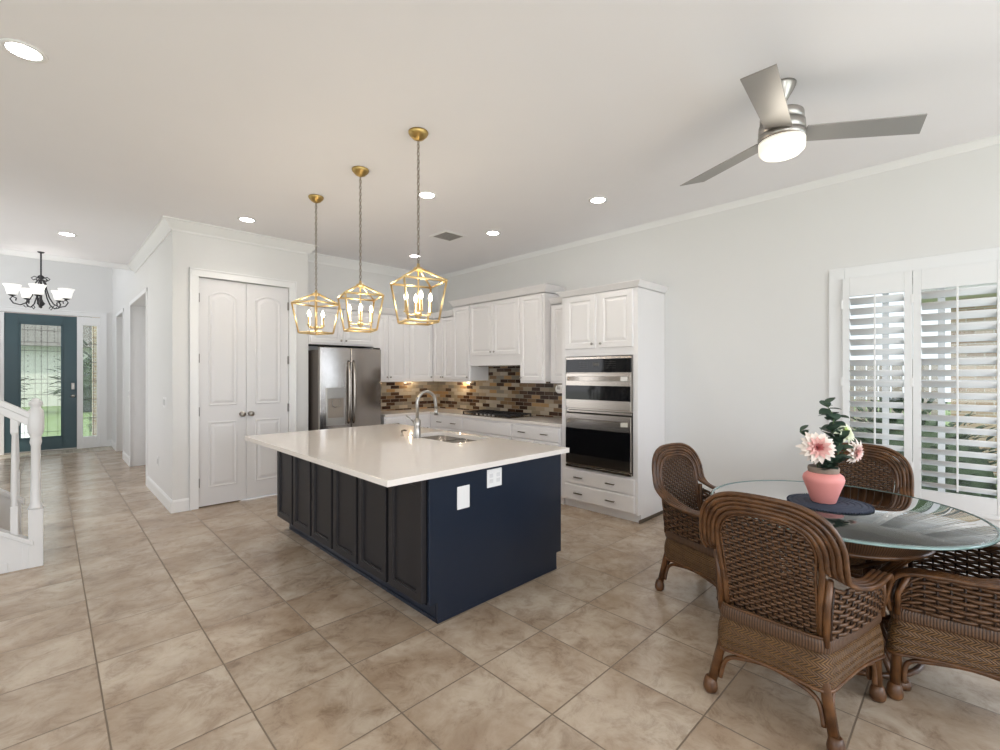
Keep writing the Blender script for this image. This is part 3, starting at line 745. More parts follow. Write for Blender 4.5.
# back wall uppers
DB = YB - 6.12 - 0.002
cabinet('upper_cabinet', 'white double-door upper cabinet right beside the fridge', GU, (3.405, 6.12, ZB), 0, 0.585, 0.99, DB,
    doors=[(0.01, 0.222, 0.012, 0.975, (0.197, 0.05)), (0.23, 0.570, 0.012, 0.975, (0.255, 0.05))], crown_h=0.085, crown_sides=(0, 0), light_rail=0.02)
cabinet('upper_cabinet', 'white single-door upper cabinet between the fridge pair and the corner', GU, (3.99, 6.12, ZB), 0, 0.466, 0.99, DB,
    doors=[(0.012, 0.440, 0.012, 0.975, (0.405, 0.05))], crown_h=0.085, crown_sides=(0, 0), light_rail=0.02)
MB_fill = MB().box(0, XW - 4.46 - 0.002, 0, 0.325, 0, 0.99)
o = MB_fill.build('corner_cabinet_filler', M_cab); o.location = (4.458, 6.12, ZB); tag(o, 'plain white blind corner box behind the corner cabinet doors', 'cabinet', GU)
# over-fridge cabinet
YF = 6.07
t = cabinet('over_fridge_cabinet', 'white two-door cabinet above the refrigerator with side panel', GU, (2.434, YF, 1.90), 0, 0.94, 0.50, YB - YF - 0.002,
    doors=[(0.02, 0.462, 0.02, 0.485, (0.43, 0.06)), (0.470, 0.925, 0.02, 0.485, (0.50, 0.06))], crown_h=0.085, crown_sides=(0, 1))
MB().box(0.94, 0.968, 0, YB - YF - 0.002, -1.90, 0.5).build('side_panel', M_cab, t, 0.001)
MB().box(0.0, 0.94, 0.03, YB - YF - 0.002, -0.006, 0.0).build('underside', M_dark, t)  # dark sheet, paints in the shade beneath the white cabinet

# oven tower
OT = thing('oven_tower_cabinet', 'tall white cabinet tower housing the two built-in ovens', 'cabinet', (4.222, 3.31, 0), ROTR)
OW = 3.31 - 2.354; OD = XW - 4.222 - 0.002
mb = MB()
mb.box(0, 0.055, 0, OD, 0.085, 2.385); mb.box(OW - 0.055, OW, 0, OD, 0.085, 2.385); mb.box(0.055, OW - 0.055, 0.0, OD, 0.085, 0.47); mb.box(0.055, OW - 0.055, 0, OD, 1.70, 2.385)
mb.box(0.055, OW - 0.055, OD - 0.03, OD, 0.47, 1.70)
mb.build('carcass', M_cab, OT, 0.0015)
MB().box(0.0, OW - 0.002, 0.06, OD, 0, 0.085).build('toe_kick', M_cab, OT)
for (a, b, kx) in ((0.06, 0.462, 0.43), (0.508, 0.905, 0.54)):
    o = front_panel(b - a, 0.585, a, 1.783, 0.06, 0.02).build('door', M_cab, OT); knob(o, kx, 1.83)
for (z0, z1) in ((0.285, 0.440), (0.100, 0.270)):
    o = front_panel(0.87, z1 - z0, 0.05, z0, 0.03, 0.02, 'flat').build('drawer', M_cab, OT)
    for p in (0.25, 0.655): pull(o, p, (z0 + z1) / 2)
mb = MB()
s = 0.06 / 0.115; mb.sweep([(0, OD), (0, -0.001), (OW, -0.001), (OW, OD)], [(0, 2.375)] + [(-o * s, 2.44 + z * s) for o, z in CROWN[1:]] + [(0, 2.44)])
mb.box(0, OW, 0, OD, 2.385, 2.436); mb.build('crown_moulding', M_cab, OT)
MB().box(OW - 0.002, OW + 0.004, 0.02, OD, 0.0, 0.035).build('side_kick', M_pull, OT)

def bow_handle(parent, x0, x1, z, y):
    pts = []
    for k in range(13):
        a = k / 12; pts.append((x0 + (x1 - x0) * a, y - 0.012 - 0.035 * math.sin(pi * a) ** 0.5, z - 0.0))
    pts[0] = (x0, y, z); pts[-1] = (x1, y, z)
    mb = MB()
    mb.loft([[(x, y_ - 0.008, z_ - 0.022), (x, y_ + 0.006, z_ - 0.024), (x, y_ + 0.006, z_ + 0.024), (x, y_ - 0.008, z_ + 0.022)] for x, y_, z_ in pts], smooth=False)
    return mb.build('handle', M_steel_h, parent)
OX0, OX1 = 0.080, 0.898
up = thing('microwave_oven', 'upper built-in stainless oven with touch control panel', 'oven', (4.222, 3.31, 1.13), ROTR, 'stacked built-in ovens')
MB().box(OX0, OX1, -0.012, OD - 0.05, -0.02, 0.562).build('housing', M_steel_h, up, 0.002)
cp = MB().box(OX0 + 0.005, OX1 - 0.005, -0.030, -0.012, 0.392, 0.535).build('control_panel', M_black, up, 0.002)
mb = MB()
for i in range(7):
    for j in range(4):
        for bx in (0.26, 0.60): mb.box(bx + i * 0.018, bx + i * 0.018 + 0.007, -0.0308, -0.030, 0.437 + j * 0.022, 0.441 + j * 0.022)
mb.box(0.44, 0.52, -0.0308, -0.030, 0.46, 0.50)
mb.build('button_markings', mat('button_print', (0.10, 0.10, 0.10), 0.5), cp)
MB().box(OX0, OX1, -0.028, -0.012, 0.535, 0.562).build('top_trim', M_steel_h, up, 0.002)
dr = MB(); dr.box(OX0 + 0.003, OX1 - 0.003, -0.038, -0.012, 0.0, 0.385)
dr = dr.build('door', M_steel_h, up, 0.004)
MB().box(OX0 + 0.004, OX1 - 0.004, -0.041, -0.036, 0.095, 0.250).build('glass', M_black, dr, 0.001)
bow_handle(dr, OX0 + 0.03, OX1 - 0.03, 0.325, -0.038)
lo = thing('built_in_oven', 'lower built-in stainless wall oven with black glass door', 'oven', (4.222, 3.31, 0.475), ROTR, 'stacked built-in ovens')
MB().box(OX0, OX1, -0.012, OD - 0.05, 0.0, 0.63).build('housing', M_dark, lo, 0.002)
dr = MB().box(OX0 + 0.003, OX1 - 0.003, -0.038, -0.012, 0.035, 0.595).build('door', M_steel_h, lo, 0.004)
MB().box(OX0 + 0.004, OX1 - 0.004, -0.041, -0.036, 0.145, 0.435).build('glass', M_black, dr, 0.001)
bow_handle(dr, OX0 + 0.03, OX1 - 0.03, 0.515, -0.038)
MB().box(OX0, OX1, -0.03, -0.012, 0.610, 0.632).build('trim_strip', M_steel_h, lo, 0.002)
MB().box(OX0, OX1, -0.035, -0.012, -0.005, 0.022).build('bottom_trim', M_steel_h, lo, 0.002)

# base cabinets: right wall run (front X = 4.20), back run (front Y = 5.84), corner
GB = 'white base cabinets under the perimeter worktop'
BX = 4.20; BD = XW - BX - 0.002; BH = 0.898
cabinet('base_cabinet', 'white base cabinet with wide two-pull drawer beside the oven tower', GB, (BX, 4.08, 0), ROTR, 0.765, BH, BD, drawers=[(0.012, 0.755, 0.715, 0.875, (0.19, 0.55))],
    doors=[(0.012, 0.38, 0.11, 0.70, (0.35, 0.64)), (0.386, 0.755, 0.11, 0.70, (0.415, 0.64))], toe=0.10)
cabinet('base_cabinet', 'white base cabinet with blank front directly under the cooktop', GB, (BX, 5.045, 0), ROTR, 0.963, BH, BD, drawers=[(0.012, 0.955, 0.715, 0.875, ())],
    doors=[(0.012, 0.48, 0.11, 0.70, (0.45, 0.64)), (0.486, 0.955, 0.11, 0.70, (0.515, 0.64))], toe=0.10)
cabinet('base_cabinet', 'white base cabinet with two-pull drawer left of the cooktop', GB, (BX, 5.838, 0), ROTR, 0.791, BH, BD, drawers=[(0.10, 0.780, 0.715, 0.875, (0.27, 0.60))],
    doors=[(0.10, 0.436, 0.11, 0.70, (0.41, 0.64)), (0.442, 0.780, 0.11, 0.70, (0.47, 0.64))], toe=0.10)
BY = 5.84; BD2 = YB - BY - 0.002
cabinet('base_cabinet', 'white base cabinet with small-knob door in the corner of the back run', GB, (3.735, BY, 0), 0, 0.463, BH, BD2, drawers=[(0.012, 0.42, 0.745, 0.875, ())],
    doors=[(0.012, 0.42, 0.11, 0.73, (0.39, 0.69))], toe=0.10)
cabinet('base_cabinet', 'white drawer base cabinet next to the refrigerator', GB, (3.405, BY, 0), 0, 0.328, BH, BD2, drawers=[(0.012, 0.318, 0.715, 0.875, (0.165,)), (0.012, 0.318, 0.42, 0.70, (0.165,)), (0.012, 0.318, 0.11, 0.405, (0.165,))], toe=0.10)
wt = MB().prism([(3.405, YB - 0.002), (3.405, 5.815), (4.172, 5.815), (4.172, 3.313), (XW - 0.002, 3.313), (XW - 0.002, YB - 0.002)], BH, 0.933).build('perimeter_worktop', M_quartz, None, 0.003)
tag(wt, 'L-shaped white worktop along the tiled kitchen walls', 'countertop')
mb = MB(); mb.box(3.405, XW, YB - 0.012, YB - 0.0005, 0.933, 1.41); mb.box(XW - 0.012, XW - 0.0005, 3.313, YB - 0.012, 0.933, 1.41); mb.box(XW - 0.012, XW - 0.0005, 4.16, 5.16, 1.41, 1.62)
struct(mb.build('trim_9', M_splash))
# cooktop
ck = thing('gas_cooktop', 'black gas cooktop with cast iron grates on the perimeter worktop', 'cooktop', (4.44, 4.62, 0.933), ROTR)
MB().box(-0.46, 0.46, -0.24, 0.24, 0.0, 0.012).build('surface', M_steel_h, ck, 0.004)
for gx in (-0.31, 0.0, 0.31):
    mb = MB(); a = 0.148
    for x in (-a, a): mb.box(gx + x - 0.007, gx + x + 0.007, -0.22, 0.20, 0.034, 0.048)
    for y in (-0.22, 0.19): mb.box(gx - a, gx + a, y - 0.007, y + 0.007, 0.034, 0.048)
    for x in (-0.05, 0.05): mb.box(gx + x - 0.005, gx + x + 0.005, -0.22, 0.20, 0.036, 0.050)
    for y in (-0.10, 0.08): mb.box(gx - a, gx + a, y - 0.005, y + 0.005, 0.036, 0.050)
    for x in (-a, a):
        for y in (-0.21, 0.19): mb.box(gx + x - 0.009, gx + x + 0.009, y - 0.009, y + 0.009, 0.012, 0.036)
    mb.build('grate', M_iron, ck, 0.002)
for bx, by, br in ((-0.31, -0.1, 0.04), (-0.31, 0.1, 0.035), (0, 0.0, 0.055), (0.31, 0.1, 0.04), (0.31, -0.1, 0.035)):
    MB().lathe([(br, 0.012), (br, 0.022), (br * 0.8, 0.028), (0, 0.029)], 16, (bx, by, 0)).build('burner', M_iron, ck)
for k in range(5):
    MB().lathe([(0.018, 0.012), (0.018, 0.03), (0.015, 0.036), (0, 0.037)], 12, (-0.16 + 0.08 * k, -0.236 + 0.02, 0)).build('knob', M_nickel, ck)
def puck(x, y, label, power=1.3):
    t = thing('puck_light', label, 'cabinet light', (x, y, 1.41), 0, 'puck lights under the upper cabinets')
    MB().lathe([(0, -0.012), (0.026, -0.012), (0.032, -0.008), (0.034, 0.0)], 18).build('housing', M_nickel, t)
    MB().lathe([(0, -0.0135), (0.024, -0.0135), (0.024, -0.012)], 16).build('lens', M_can, t)
    l = bpy.data.lights.new('puck_lamp', 'POINT'); l.energy = power; l.color = (1, 0.78, 0.5); l.shadow_soft_size = 0.02
    o = bpy.data.objects.new('puck_lamp', l); o.parent = t; o.location = (0, 0, -0.04); col.objects.link(o)
puck(4.70, 5.72, 'small puck light glowing under the corner cabinet right of the faucet', 3.0)
puck(4.19, 6.36, 'small puck light glowing under the single-door cabinet behind the faucet', 1.4)
# paper towel roll under the small cabinet
pt = thing('paper_towel_roll', 'white paper towel roll hung beneath the cabinet beside the ovens', 'paper towel', (4.58, 3.50, 1.325))
MB().lathe([(0.018, -0.0), (0.052, 0.0), (0.052, 0.18), (0.018, 0.18), (0.018, 0.0)], 24, (0, 0, 0), 'x').build('roll', M_paper, pt)
MB().tube([(0.02, 0, 0.064), (0.02, 0, 0.0), (-0.2, 0, 0.0), (-0.2, 0, 0.064)], 0.004, 6).build('holder', M_nickel, pt)

# ------------------------------------------------------------------ refrigerator
FRX0, FRX1, FRY, FRZ = 2.47, 3.335, 5.78, 1.85
fr = thing('refrigerator', 'stainless french door refrigerator with ice dispenser in its alcove', 'refrigerator', (FRX0, FRY, 0))
fw = FRX1 - FRX0
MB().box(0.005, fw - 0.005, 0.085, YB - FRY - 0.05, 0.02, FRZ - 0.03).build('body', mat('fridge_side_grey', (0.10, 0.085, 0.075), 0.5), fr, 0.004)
def curved_door(x0, x1, z0, z1, parent, name, m=M_steel, hole=None):
    mb = MB(); n = 12
    def prof(x): a = (x / fw - 0.5) * 2; return 0.022 * a * a
    sec = [(x0 + (x1 - x0) * i / n, prof(x0 + (x1 - x0) * i / n)) for i in range(n + 1)]
    loop = [(x, y) for x, y in sec] + [(x1, 0.08), (x0, 0.08)]
    mb.prism(loop, z0, z1)
    o = mb.build(name, m, parent, 0.006); return o
split = 0.407
dl = curved_door(0.0, split - 0.003, 0.74, FRZ, fr, 'door'); dr_ = curved_door(split + 0.003, fw, 0.74, FRZ, fr, 'door')
fz = curved_door(0.0, fw, 0.03, 0.73, fr, 'freezer_drawer')
def fridge_handle(x, parent):
    pts = [(x, 0.01, 1.68)] + [(x, 0.01 - 0.050 * math.sin(pi * (k + 1) / 14) ** 0.35, 1.68 - 0.82 * (k + 1) / 14) for k in range(13)] + [(x, 0.01, 0.86)]
    MB().tube(pts, 0.018, 10).build('handle', M_steel_h, parent)
fridge_handle(split - 0.035, dl); fridge_handle(split + 0.035, dr_)
MB().tube([(0.1, 0.015, 0.63), (0.1, -0.04, 0.63), (fw - 0.1, -0.04, 0.63), (fw - 0.1, 0.015, 0.63)], 0.014, 10).build('handle', M_steel_h, fz)
dp = MB(); dx0, dx1, dz0, dz1 = 0.075, 0.325, 0.84, 1.33
dp.box(dx0, dx1, -0.010, 0.02, dz1 - 0.14, dz1); dp.box(dx0, dx0 + 0.02, -0.004, 0.02, dz0, dz1 - 0.14); dp.box(dx1 - 0.02, dx1, -0.004, 0.02, dz0, dz1 - 0.14); dp.box(dx0 + 0.02, dx1 - 0.02, -0.010, 0.02, dz0, dz0 + 0.10)
dp = dp.build('dispenser', M_nickel, dl, 0.003)
MB().box(dx0 + 0.02, dx1 - 0.02, 0.001, 0.012, dz0 + 0.10, dz1 - 0.14).build('dispenser_recess', mat('dispenser_grey', (0.30, 0.26, 0.22), 0.35), dp)
MB().tube([(0.15, -0.002, 1.17), (0.15, -0.012, 1.10), (0.20, -0.012, 1.07), (0.25, -0.012, 1.10), (0.25, -0.002, 1.17)], 0.006, 6).build('dispenser_lever', M_nickel, dp)
for x in (0.04, fw - 0.04): MB().box(x - 0.03, x + 0.03, 0.03, 0.12, FRZ, FRZ + 0.02).build('hinge_cover', M_dark, fr, 0.004)

# ------------------------------------------------------------------ ceiling fittings
def can_light(x, y, label, power=16, z=CZ):
    t = thing('recessed_downlight', label, 'ceiling light', (x, y, z), 0, 'recessed downlights in the ceiling')
    MB().lathe([(0.066, -0.001), (0.070, -0.006), (0.088, -0.005), (0.092, 0.0), (0.066, 0.0)], 28).build('trim_ring', M_trim, t)
    MB().lathe([(0.066, -0.0035), (0, -0.0035)], 24).build('lens', M_can, t)
    l = bpy.data.lights.new('downlight_lamp', 'SPOT'); l.energy = power; l.spot_size = R(120); l.spot_blend = 0.9; l.color = (1, 0.92, 0.82); l.shadow_soft_size = 0.06
    o = bpy.data.objects.new('downlight_lamp', l); o.parent = t; o.location = (0, 0, -0.02); col.objects.link(o)
for (x, y), lab in zip([(-0.089, 3.443), (0.163, 7.571), (1.542, 5.503), (2.536, 3.577), (3.72, 5.537), (3.777, 3.992), (3.785, 2.532)],
    ['recessed downlight in the top left corner of the photo, largest', 'recessed downlight over the hallway near the foyer chandelier', 'recessed downlight above the white pantry double doors',
     'recessed downlight just right of the nearest lantern chain', 'recessed downlight seen behind the top of the nearest lantern', 'recessed downlight right of the ceiling vent, above the hood cabinets',
     'recessed downlight nearest the ceiling fan, above the oven tower']):
    can_light(x, y, lab, 45 if abs(x - 1.542) < 0.01 else 16)
vt = thing('ceiling_vent', 'small square grey air vent in the kitchen ceiling', 'vent', (3.47, 4.46, CZ), 0)
mb = MB(); a = 0.15
for s in (-1, 1): mb.box(s * a - 0.018, s * a + 0.018, -a - 0.018, a + 0.018, -0.008, 0); mb.box(-a + 0.018, a - 0.018, s * a - 0.018, s * a + 0.018, -0.008, 0)
mb.build('frame', M_trim, vt, 0.002)
mb = MB()
for k in range(9): y = -0.12 + 0.03 * k; mb.box(-0.13, 0.13, y - 0.008, y + 0.008, -0.007, -0.003)
mb.build('slats', mat('vent_grey', (0.4, 0.38, 0.36), 0.5), vt)
MB().box(-0.132, 0.132, -0.132, 0.132, -0.002, -0.0005).build('backing', M_dark, vt)

# lantern pendants
LR, LB = 0.211, 0.152
def lantern(x, y, th, label, dz=0.0, arm=0.0):
    t = thing('lantern_pendant', label, 'pendant light', (x, y, CZ), 0, 'brass lantern pendants over the island')
    MB().lathe([(0.068, 0.0), (0.069, -0.008), (0.062, -0.022), (0.040, -0.045), (0.018, -0.056), (0.008, -0.060), (0.0, -0.062)][::-1], 24).build('canopy', M_dbrass, t)
    ztop = 2.256 - CZ + dz; mb = MB(); z = -0.06; k = 0
    while z > ztop:
        L2, w2 = 0.017, 0.0095; pts = []
        for q in range(8):
            a = 2 * pi * q / 8; u = w2 * math.cos(a)
            pts.append((u if k % 2 else 0, 0 if k % 2 else u, z - 0.012 + L2 * math.sin(a)))
        mb.tube(pts, 0.0029, 4, True); z -= 0.026; k += 1
    mb.tube([(0.003 * math.sin(i * 1.3), 0.003 * math.cos(i * 1.3), -0.05 + (ztop + 0.05) * i / 40) for i in range(41)], 0.0022, 4)
    mb.build('chain', M_chain, t)
    mb = MB(); pk = 2.226 - CZ + dz; ev = 2.138 - CZ + dz; bt = 1.862 - CZ + dz; r = 0.0085
    E_ = [(LR * math.cos(th + k * pi / 2), LR * math.sin(th + k * pi / 2), ev) for k in range(4)]
    B_ = [(LB * math.cos(th + k * pi / 2), LB * math.sin(th + k * pi / 2), bt) for k in range(4)]
    P_ = [(0.028 * math.cos(th + k * pi / 2), 0.028 * math.sin(th + k * pi / 2), pk) for k in range(4)]
    for k in range(4):
        j = (k + 1) % 4
        for a, b in ((E_[k], E_[j]), (B_[k], B_[j]), (E_[k], B_[k]), (E_[k], P_[k])): mb.tube([a, b], r, 4)
        mb.lathe([(0.0, -0.012), (0.010, 0), (0.0, 0.012)], 6, E_[k])
    mb.lathe([(0.034, -0.010), (0.036, 0.0), (0.030, 0.012), (0.012, 0.018), (0.010, 0.04), (0.0, 0.042)], 12, (0, 0, pk))
    mb.build('frame', M_brass, t)
    mb = MB(); hz = 1.915 - CZ + dz
    mb.tube([(0, 0, pk), (0, 0, hz)], 0.006, 8)
    mb.lathe([(0.0, -0.032), (0.010, -0.024), (0.024, -0.008), (0.024, 0.006), (0.010, 0.014), (0, 0.016)], 12, (0, 0, hz))
    mb.build('stem', M_brass, t)
    for k in range(4):
        a = arm + k * pi / 2; cx, cy = 0.085 * math.cos(a), 0.085 * math.sin(a)
        mb = MB(); mb.tube([(0, 0, hz), (cx * 0.6, cy * 0.6, hz - 0.006), (cx, cy, hz), (cx, cy, hz + 0.02)], 0.005, 6)
        mb.lathe([(0.0, 0.010), (0.018, 0.014), (0.018, 0.020), (0.010, 0.022), (0.0105, 0.095), (0.0, 0.096)], 10, (cx, cy, hz))
        c = mb.build('candle_arm', M_brass, t)
        MB().lathe([(0.0, 0.095), (0.008, 0.097), (0.0145, 0.115), (0.013, 0.128), (0.006, 0.148), (0.0, 0.156)], 10, (cx, cy, hz)).build('bulb', M_bulb, c)
    l = bpy.data.lights.new('lantern_glow', 'POINT'); l.energy = 9; l.color = (1, 0.83, 0.6); l.shadow_soft_size = 0.09
    o = bpy.data.objects.new('lantern_glow', l); o.parent = t; o.location = (0, 0, hz + 0.13); col.objects.link(o)
lantern(1.812, 4.345, R(66), 'brass lantern pendant over the far left end of the island', 0.03, R(111))
lantern(1.830, 3.512, R(30), 'middle brass lantern pendant of the three over the island', 0.0, R(64))
lantern(1.835, 2.691, R(30), 'nearest and largest-looking brass lantern pendant over the island', 0.0, R(68))

# ceiling fan
FX, FY = 3.05, 0.785
fan = thing('ceiling_fan', 'silver three-blade ceiling fan with lit drum glass above dining area', 'ceiling fan', (FX, FY, CZ))
MB().lathe([(0.0, -0.105), (0.020, -0.105), (0.026, -0.095), (0.056, -0.045), (0.072, -0.012), (0.074, 0.0)], 28).build('canopy', M_nickel, fan)
MB().tube([(0, 0, -0.09), (0, 0, -0.18)], 0.012, 12).build('downrod', M_nickel, fan)
MB().lathe([(0, -0.160), (0.085, -0.162), (0.108, -0.170), (0.112, -0.180), (0.112, -0.218), (0.104, -0.220), (0.104, -0.226), (0.118, -0.228), (0.120, -0.275), (0.114, -0.279), (0.114, -0.285), (0.122, -0.287), (0.122, -0.325), (0.0, -0.325)][::-1], 36).build('motor_housing', M_nickel, fan)
MB().lathe([(0, -0.412), (0.06, -0.410), (0.098, -0.400), (0.116, -0.380), (0.119, -0.35), (0.119, -0.325), (0, -0.325)], 36).build('light_glass', M_fanl, fan)
for az in (-54, 187, 65):
    T = Matrix.Rotation(R(az), 4, 'Z') @ Matrix.Translation((0, 0, -0.288)) @ Matrix.Rotation(R(-10), 4, 'X')
    mb = MB(); th = 0.006
    pts = [(0.11, -0.068), (0.69, -0.082), (0.755, 0.082), (0.11, 0.068)]
    mb.loft([[T @ Vector((x, y, -th / 2)) for x, y in pts], [T @ Vector((x, y, th / 2)) for x, y in pts]])
    mb.build('blade', M_bnick, fan, 0.002)
l = bpy.data.lights.new('fan_lamp', 'POINT'); l.energy = 5; l.color = (1, 0.93, 0.80); l.shadow_soft_size = 0.12
o = bpy.data.objects.new('fan_lamp', l); o.parent = fan; o.location = (0, 0, -0.52); col.objects.link(o)

# foyer chandelier
ch = thing('foyer_chandelier', 'dark iron scroll chandelier with white glass shades in the foyer', 'chandelier', (-0.068, 8.93, 3.177))
ch.scale = (0.86, 0.86, 0.86)
Z0 = (2.455 - 3.177) / 0.86
MB().tube([(0, 0, 0), (0, 0, Z0 + 0.42)], 0.011, 8).build('stem', M_iron, ch)
MB().lathe([(0.045, 0), (0.035, -0.015), (0.015, -0.022), (0, -0.022)][::-1], 16).build('canopy', M_iron, ch)
MB().lathe([(0.0, -0.06), (0.018, -0.045), (0.012, -0.03), (0.035, -0.005), (0.05, 0.02), (0.03, 0.05), (0.016, 0.09), (0.014, 0.40), (0.05, 0.43), (0.03, 0.46), (0.0, 0.48)], 14, (0, 0, Z0)).build('column', M_iron, ch)
s_, c_ = math.sin(YAW), math.cos(YAW)
for k in range(5):
    a = 2 * pi * k / 5 + R(-96); ux, uy = math.cos(a), math.sin(a)
    def q(r, z): return (ux * r * 0.86, uy * r * 0.86, Z0 + z)
    arm = MB()
    arm.tube([q(0.03, 0.42), q(0.09, 0.44), q(0.13, 0.41), q(0.10, 0.38), q(0.07, 0.40)], 0.007, 6)
    arm.tube([q(0.03, 0.40), q(0.07, 0.34), q(0.08, 0.25), q(0.12, 0.12), q(0.18, 0.02), q(0.27, -0.03), q(0.36, -0.01), q(0.40, 0.05), q(0.37, 0.09), q(0.32, 0.07), q(0.33, 0.03)], 0.009, 6)
    arm.tube([q(0.20, 0.0), q(0.16, -0.04), q(0.20, -0.06), q(0.23, -0.03)], 0.006, 6)
    arm.lathe([(0, 0.09), (0.03, 0.10), (0.05, 0.115), (0.02, 0.12), (0.02, 0.13)], 12, (ux * 0.32, uy * 0.32, Z0))
    arm = arm.build('scroll_arm', M_iron, ch)
    MB().lathe([(0.040, 0.115), (0.060, 0.125), (0.068, 0.17), (0.080, 0.225), (0.104, 0.27), (0.100, 0.271), (0.075, 0.225), (0.055, 0.17), (0.03, 0.13)], 16, (ux * 0.32, uy * 0.32, Z0)).build('glass_shade', M_shade, arm)
l = bpy.data.lights.new('chandelier_lamp', 'POINT'); l.energy = 4; l.color = (1, 0.94, 0.86); l.shadow_soft_size = 0.25
o = bpy.data.objects.new('chandelier_lamp', l); o.parent = ch; o.location = (0, 0, Z0 + 0.36); col.objects.link(o)

# switches and outlet on the hallway wall
def wall_plate(y, z, n, label, name, cat):
    t = thing(name, label, cat, (XH, y, z), ROTR)
    w = 0.045 * n + 0.03
    MB().box(-w / 2, w / 2, -0.006, 0, -0.06, 0.06).build('cover_plate', M_plate, t, 0.002)
    for i in range(n):
        x = (i - (n - 1) / 2) * 0.046
        MB().box(x - 0.016, x + 0.016, -0.010, -0.006, -0.034, 0.034).build('rocker' if cat == 'light switch' else 'socket', mat('rocker_grey', (0.62, 0.62, 0.62), 0.4), t, 0.002)
wall_plate(6.52, 1.18, 3, 'triple light switch plate on the wall beside the pantry corner', 'light_switch', 'light switch')
wall_plate(6.98, 0.44, 1, 'low wall outlet on the hallway wall near the baseboard', 'wall_outlet', 'outlet')
wall_plate(9.85, 1.18, 1, 'single light switch on the wall strip between the hallway openings', 'light_switch', 'light switch')

# ------------------------------------------------------------------ staircase at the left
SY = 5.15; SYB = 5.93
mb = MB()
for i in range(6): mb.box(-0.36 - 0.27 * (i + 1), -0.36 - 0.27 * i, SY + 0.03, SYB - 0.03, 0, 0.185 * (i + 1) - 0.03)
risers = struct(mb.build('staircase', M_stak))
for i in range(6):
    o = MB().box(-0.36 - 0.27 * (i + 1), -0.36 - 0.27 * i + 0.025, SY + 0.03, SYB - 0.03, 0.185 * (i + 1) - 0.03, 0.185 * (i + 1)).build('stair_tread', M_tread, risers, 0.006)
def stringer(y, x0, z_at, parent, t=0.045):
    mb = MB(); sl = (0.354 - 0.193) / (0.259 - 0.10)
    def zc(x): return 0.193 - sl * (x + 0.10) * 1.0 * 0.69 if False else z_at + (x0 - x) * 0.685
    x1 = -2.0
    mb.loft([[(x0, yy, 0), (x1, yy, 0), (x1, yy, zc(x1)), (x0, yy, zc(x0))] for yy in (y - t / 2, y + t / 2)])
    mb.build('stringer', M_stak, parent)
    mb = MB(); mb.loft([[(x0, yy, zc(x0)), (x1, yy, zc(x1)), (x1, yy, zc(x1) + 0.035), (x0, yy, zc(x0) + 0.035)] for yy in (y - t / 2 - 0.015, y + t / 2 + 0.015)])
    mb.build('stringer_cap', M_stak, parent, 0.004)
    return zc
rail = thing('stair_balustrade', 'white stair balustrade with turned newel post at the left edge', 'stair railing', (-0.068, SY, 0))
OXx = -0.068
def newel(parent):
    h = 0.042
    mb = MB(); mb.box(-h, h, -h, h, 0, 0.45)
    mb.build('newel_base', M_stak, parent, 0.004)
    MB().lathe([(0.052, 0.45), (0.042, 0.47), (0.034, 0.50), (0.030, 0.70), (0.030, 0.94), (0.038, 0.97), (0.034, 1.00), (0.034, 1.01), (0.048, 1.05), (0.052, 1.08), (0.052, 1.18), (0.046, 1.22), (0.036, 1.23), (0.030, 1.245), (0.044, 1.265), (0.042, 1.285), (0.024, 1.30), (0.022, 1.31), (0, 1.315)], 8, T=Matrix.Rotation(pi / 8, 4, 'Z')).build('newel_post', M_stak, parent)
newel(rail)
def zrail(x): return 1.145 + (-0.084 - x) * 0.665
mb = MB()
def railsec(x, dz, hw, hh): return [(x - OXx, -hw, zrail(x) + dz - hh), (x - OXx, hw, zrail(x) + dz - hh), (x - OXx, hw, zrail(x) + dz + hh), (x - OXx, -hw, zrail(x) + dz + hh)]
mb.loft([railsec(-0.10, 0.025, 0.034, 0.026), railsec(-2.0, 0.025, 0.034, 0.026)]); mb.loft([railsec(-0.10, -0.03, 0.024, 0.032), railsec(-2.0, -0.03, 0.024, 0.032)])
mb.build('handrail', M_stak, rail, 0.006)
sl = 0.96
def zs(x): return 0.200 + (-0.10 - x) * 0.69
mb = MB(); mb.loft([[(-0.10 - OXx, yy, 0), (-2.0 - OXx, yy, 0), (-2.0 - OXx, yy, zs(-2.0)), (-0.10 - OXx, yy, zs(-0.10))] for yy in (-0.03, 0.02)]); mb.build('stringer', M_stak, rail)
mb = MB(); mb.loft([[(-0.08 - OXx, yy, zs(-0.08) - 0.02), (-2.0 - OXx, yy, zs(-2.0) - 0.02), (-2.0 - OXx, yy, zs(-2.0) + 0.02), (-0.08 - OXx, yy, zs(-0.08) + 0.02)] for yy in (-0.05, 0.04)]); mb.build('stringer_cap', M_stak, rail, 0.005)
mb = MB(); mb.box(-0.075, -0.012, -0.036, -0.03, 0, 0.19); mb.box(-0.29, -0.15, -0.036, -0.03, 0, 0.07); mb.build('stringer_trim', M_stak, rail, 0.003)
def baluster(x, y, z0, z1, parent):
    mb = MB(); h = 0.021
    mb.box(x - h, x + h, y - h, y + h, z0, z0 + 0.22); mb.box(x - h, x + h, y - h, y + h, z1 - 0.12, z1)
    mb.lathe([(0.022, z0 + 0.22), (0.016, z0 + 0.25), (0.021, z0 + 0.32), (0.017, z1 - 0.30), (0.014, z1 - 0.14), (0.021, z1 - 0.12)], 8, (x, y, 0))
    mb.build('baluster', M_stak, parent, 0.002)
for k in range(9):
    x = -0.185 - 0.125 * k; baluster(x - OXx, 0, zs(x) + 0.01, zrail(x) - 0.04, rail)
rail2 = thing('stair_balustrade', 'far white stair balustrade glimpsed behind the newel post', 'stair railing', (-0.16, SYB, 0))
mb = MB(); ox = -0.16
def zs2(x): return 0.325 + (-0.115 - x) * 0.82
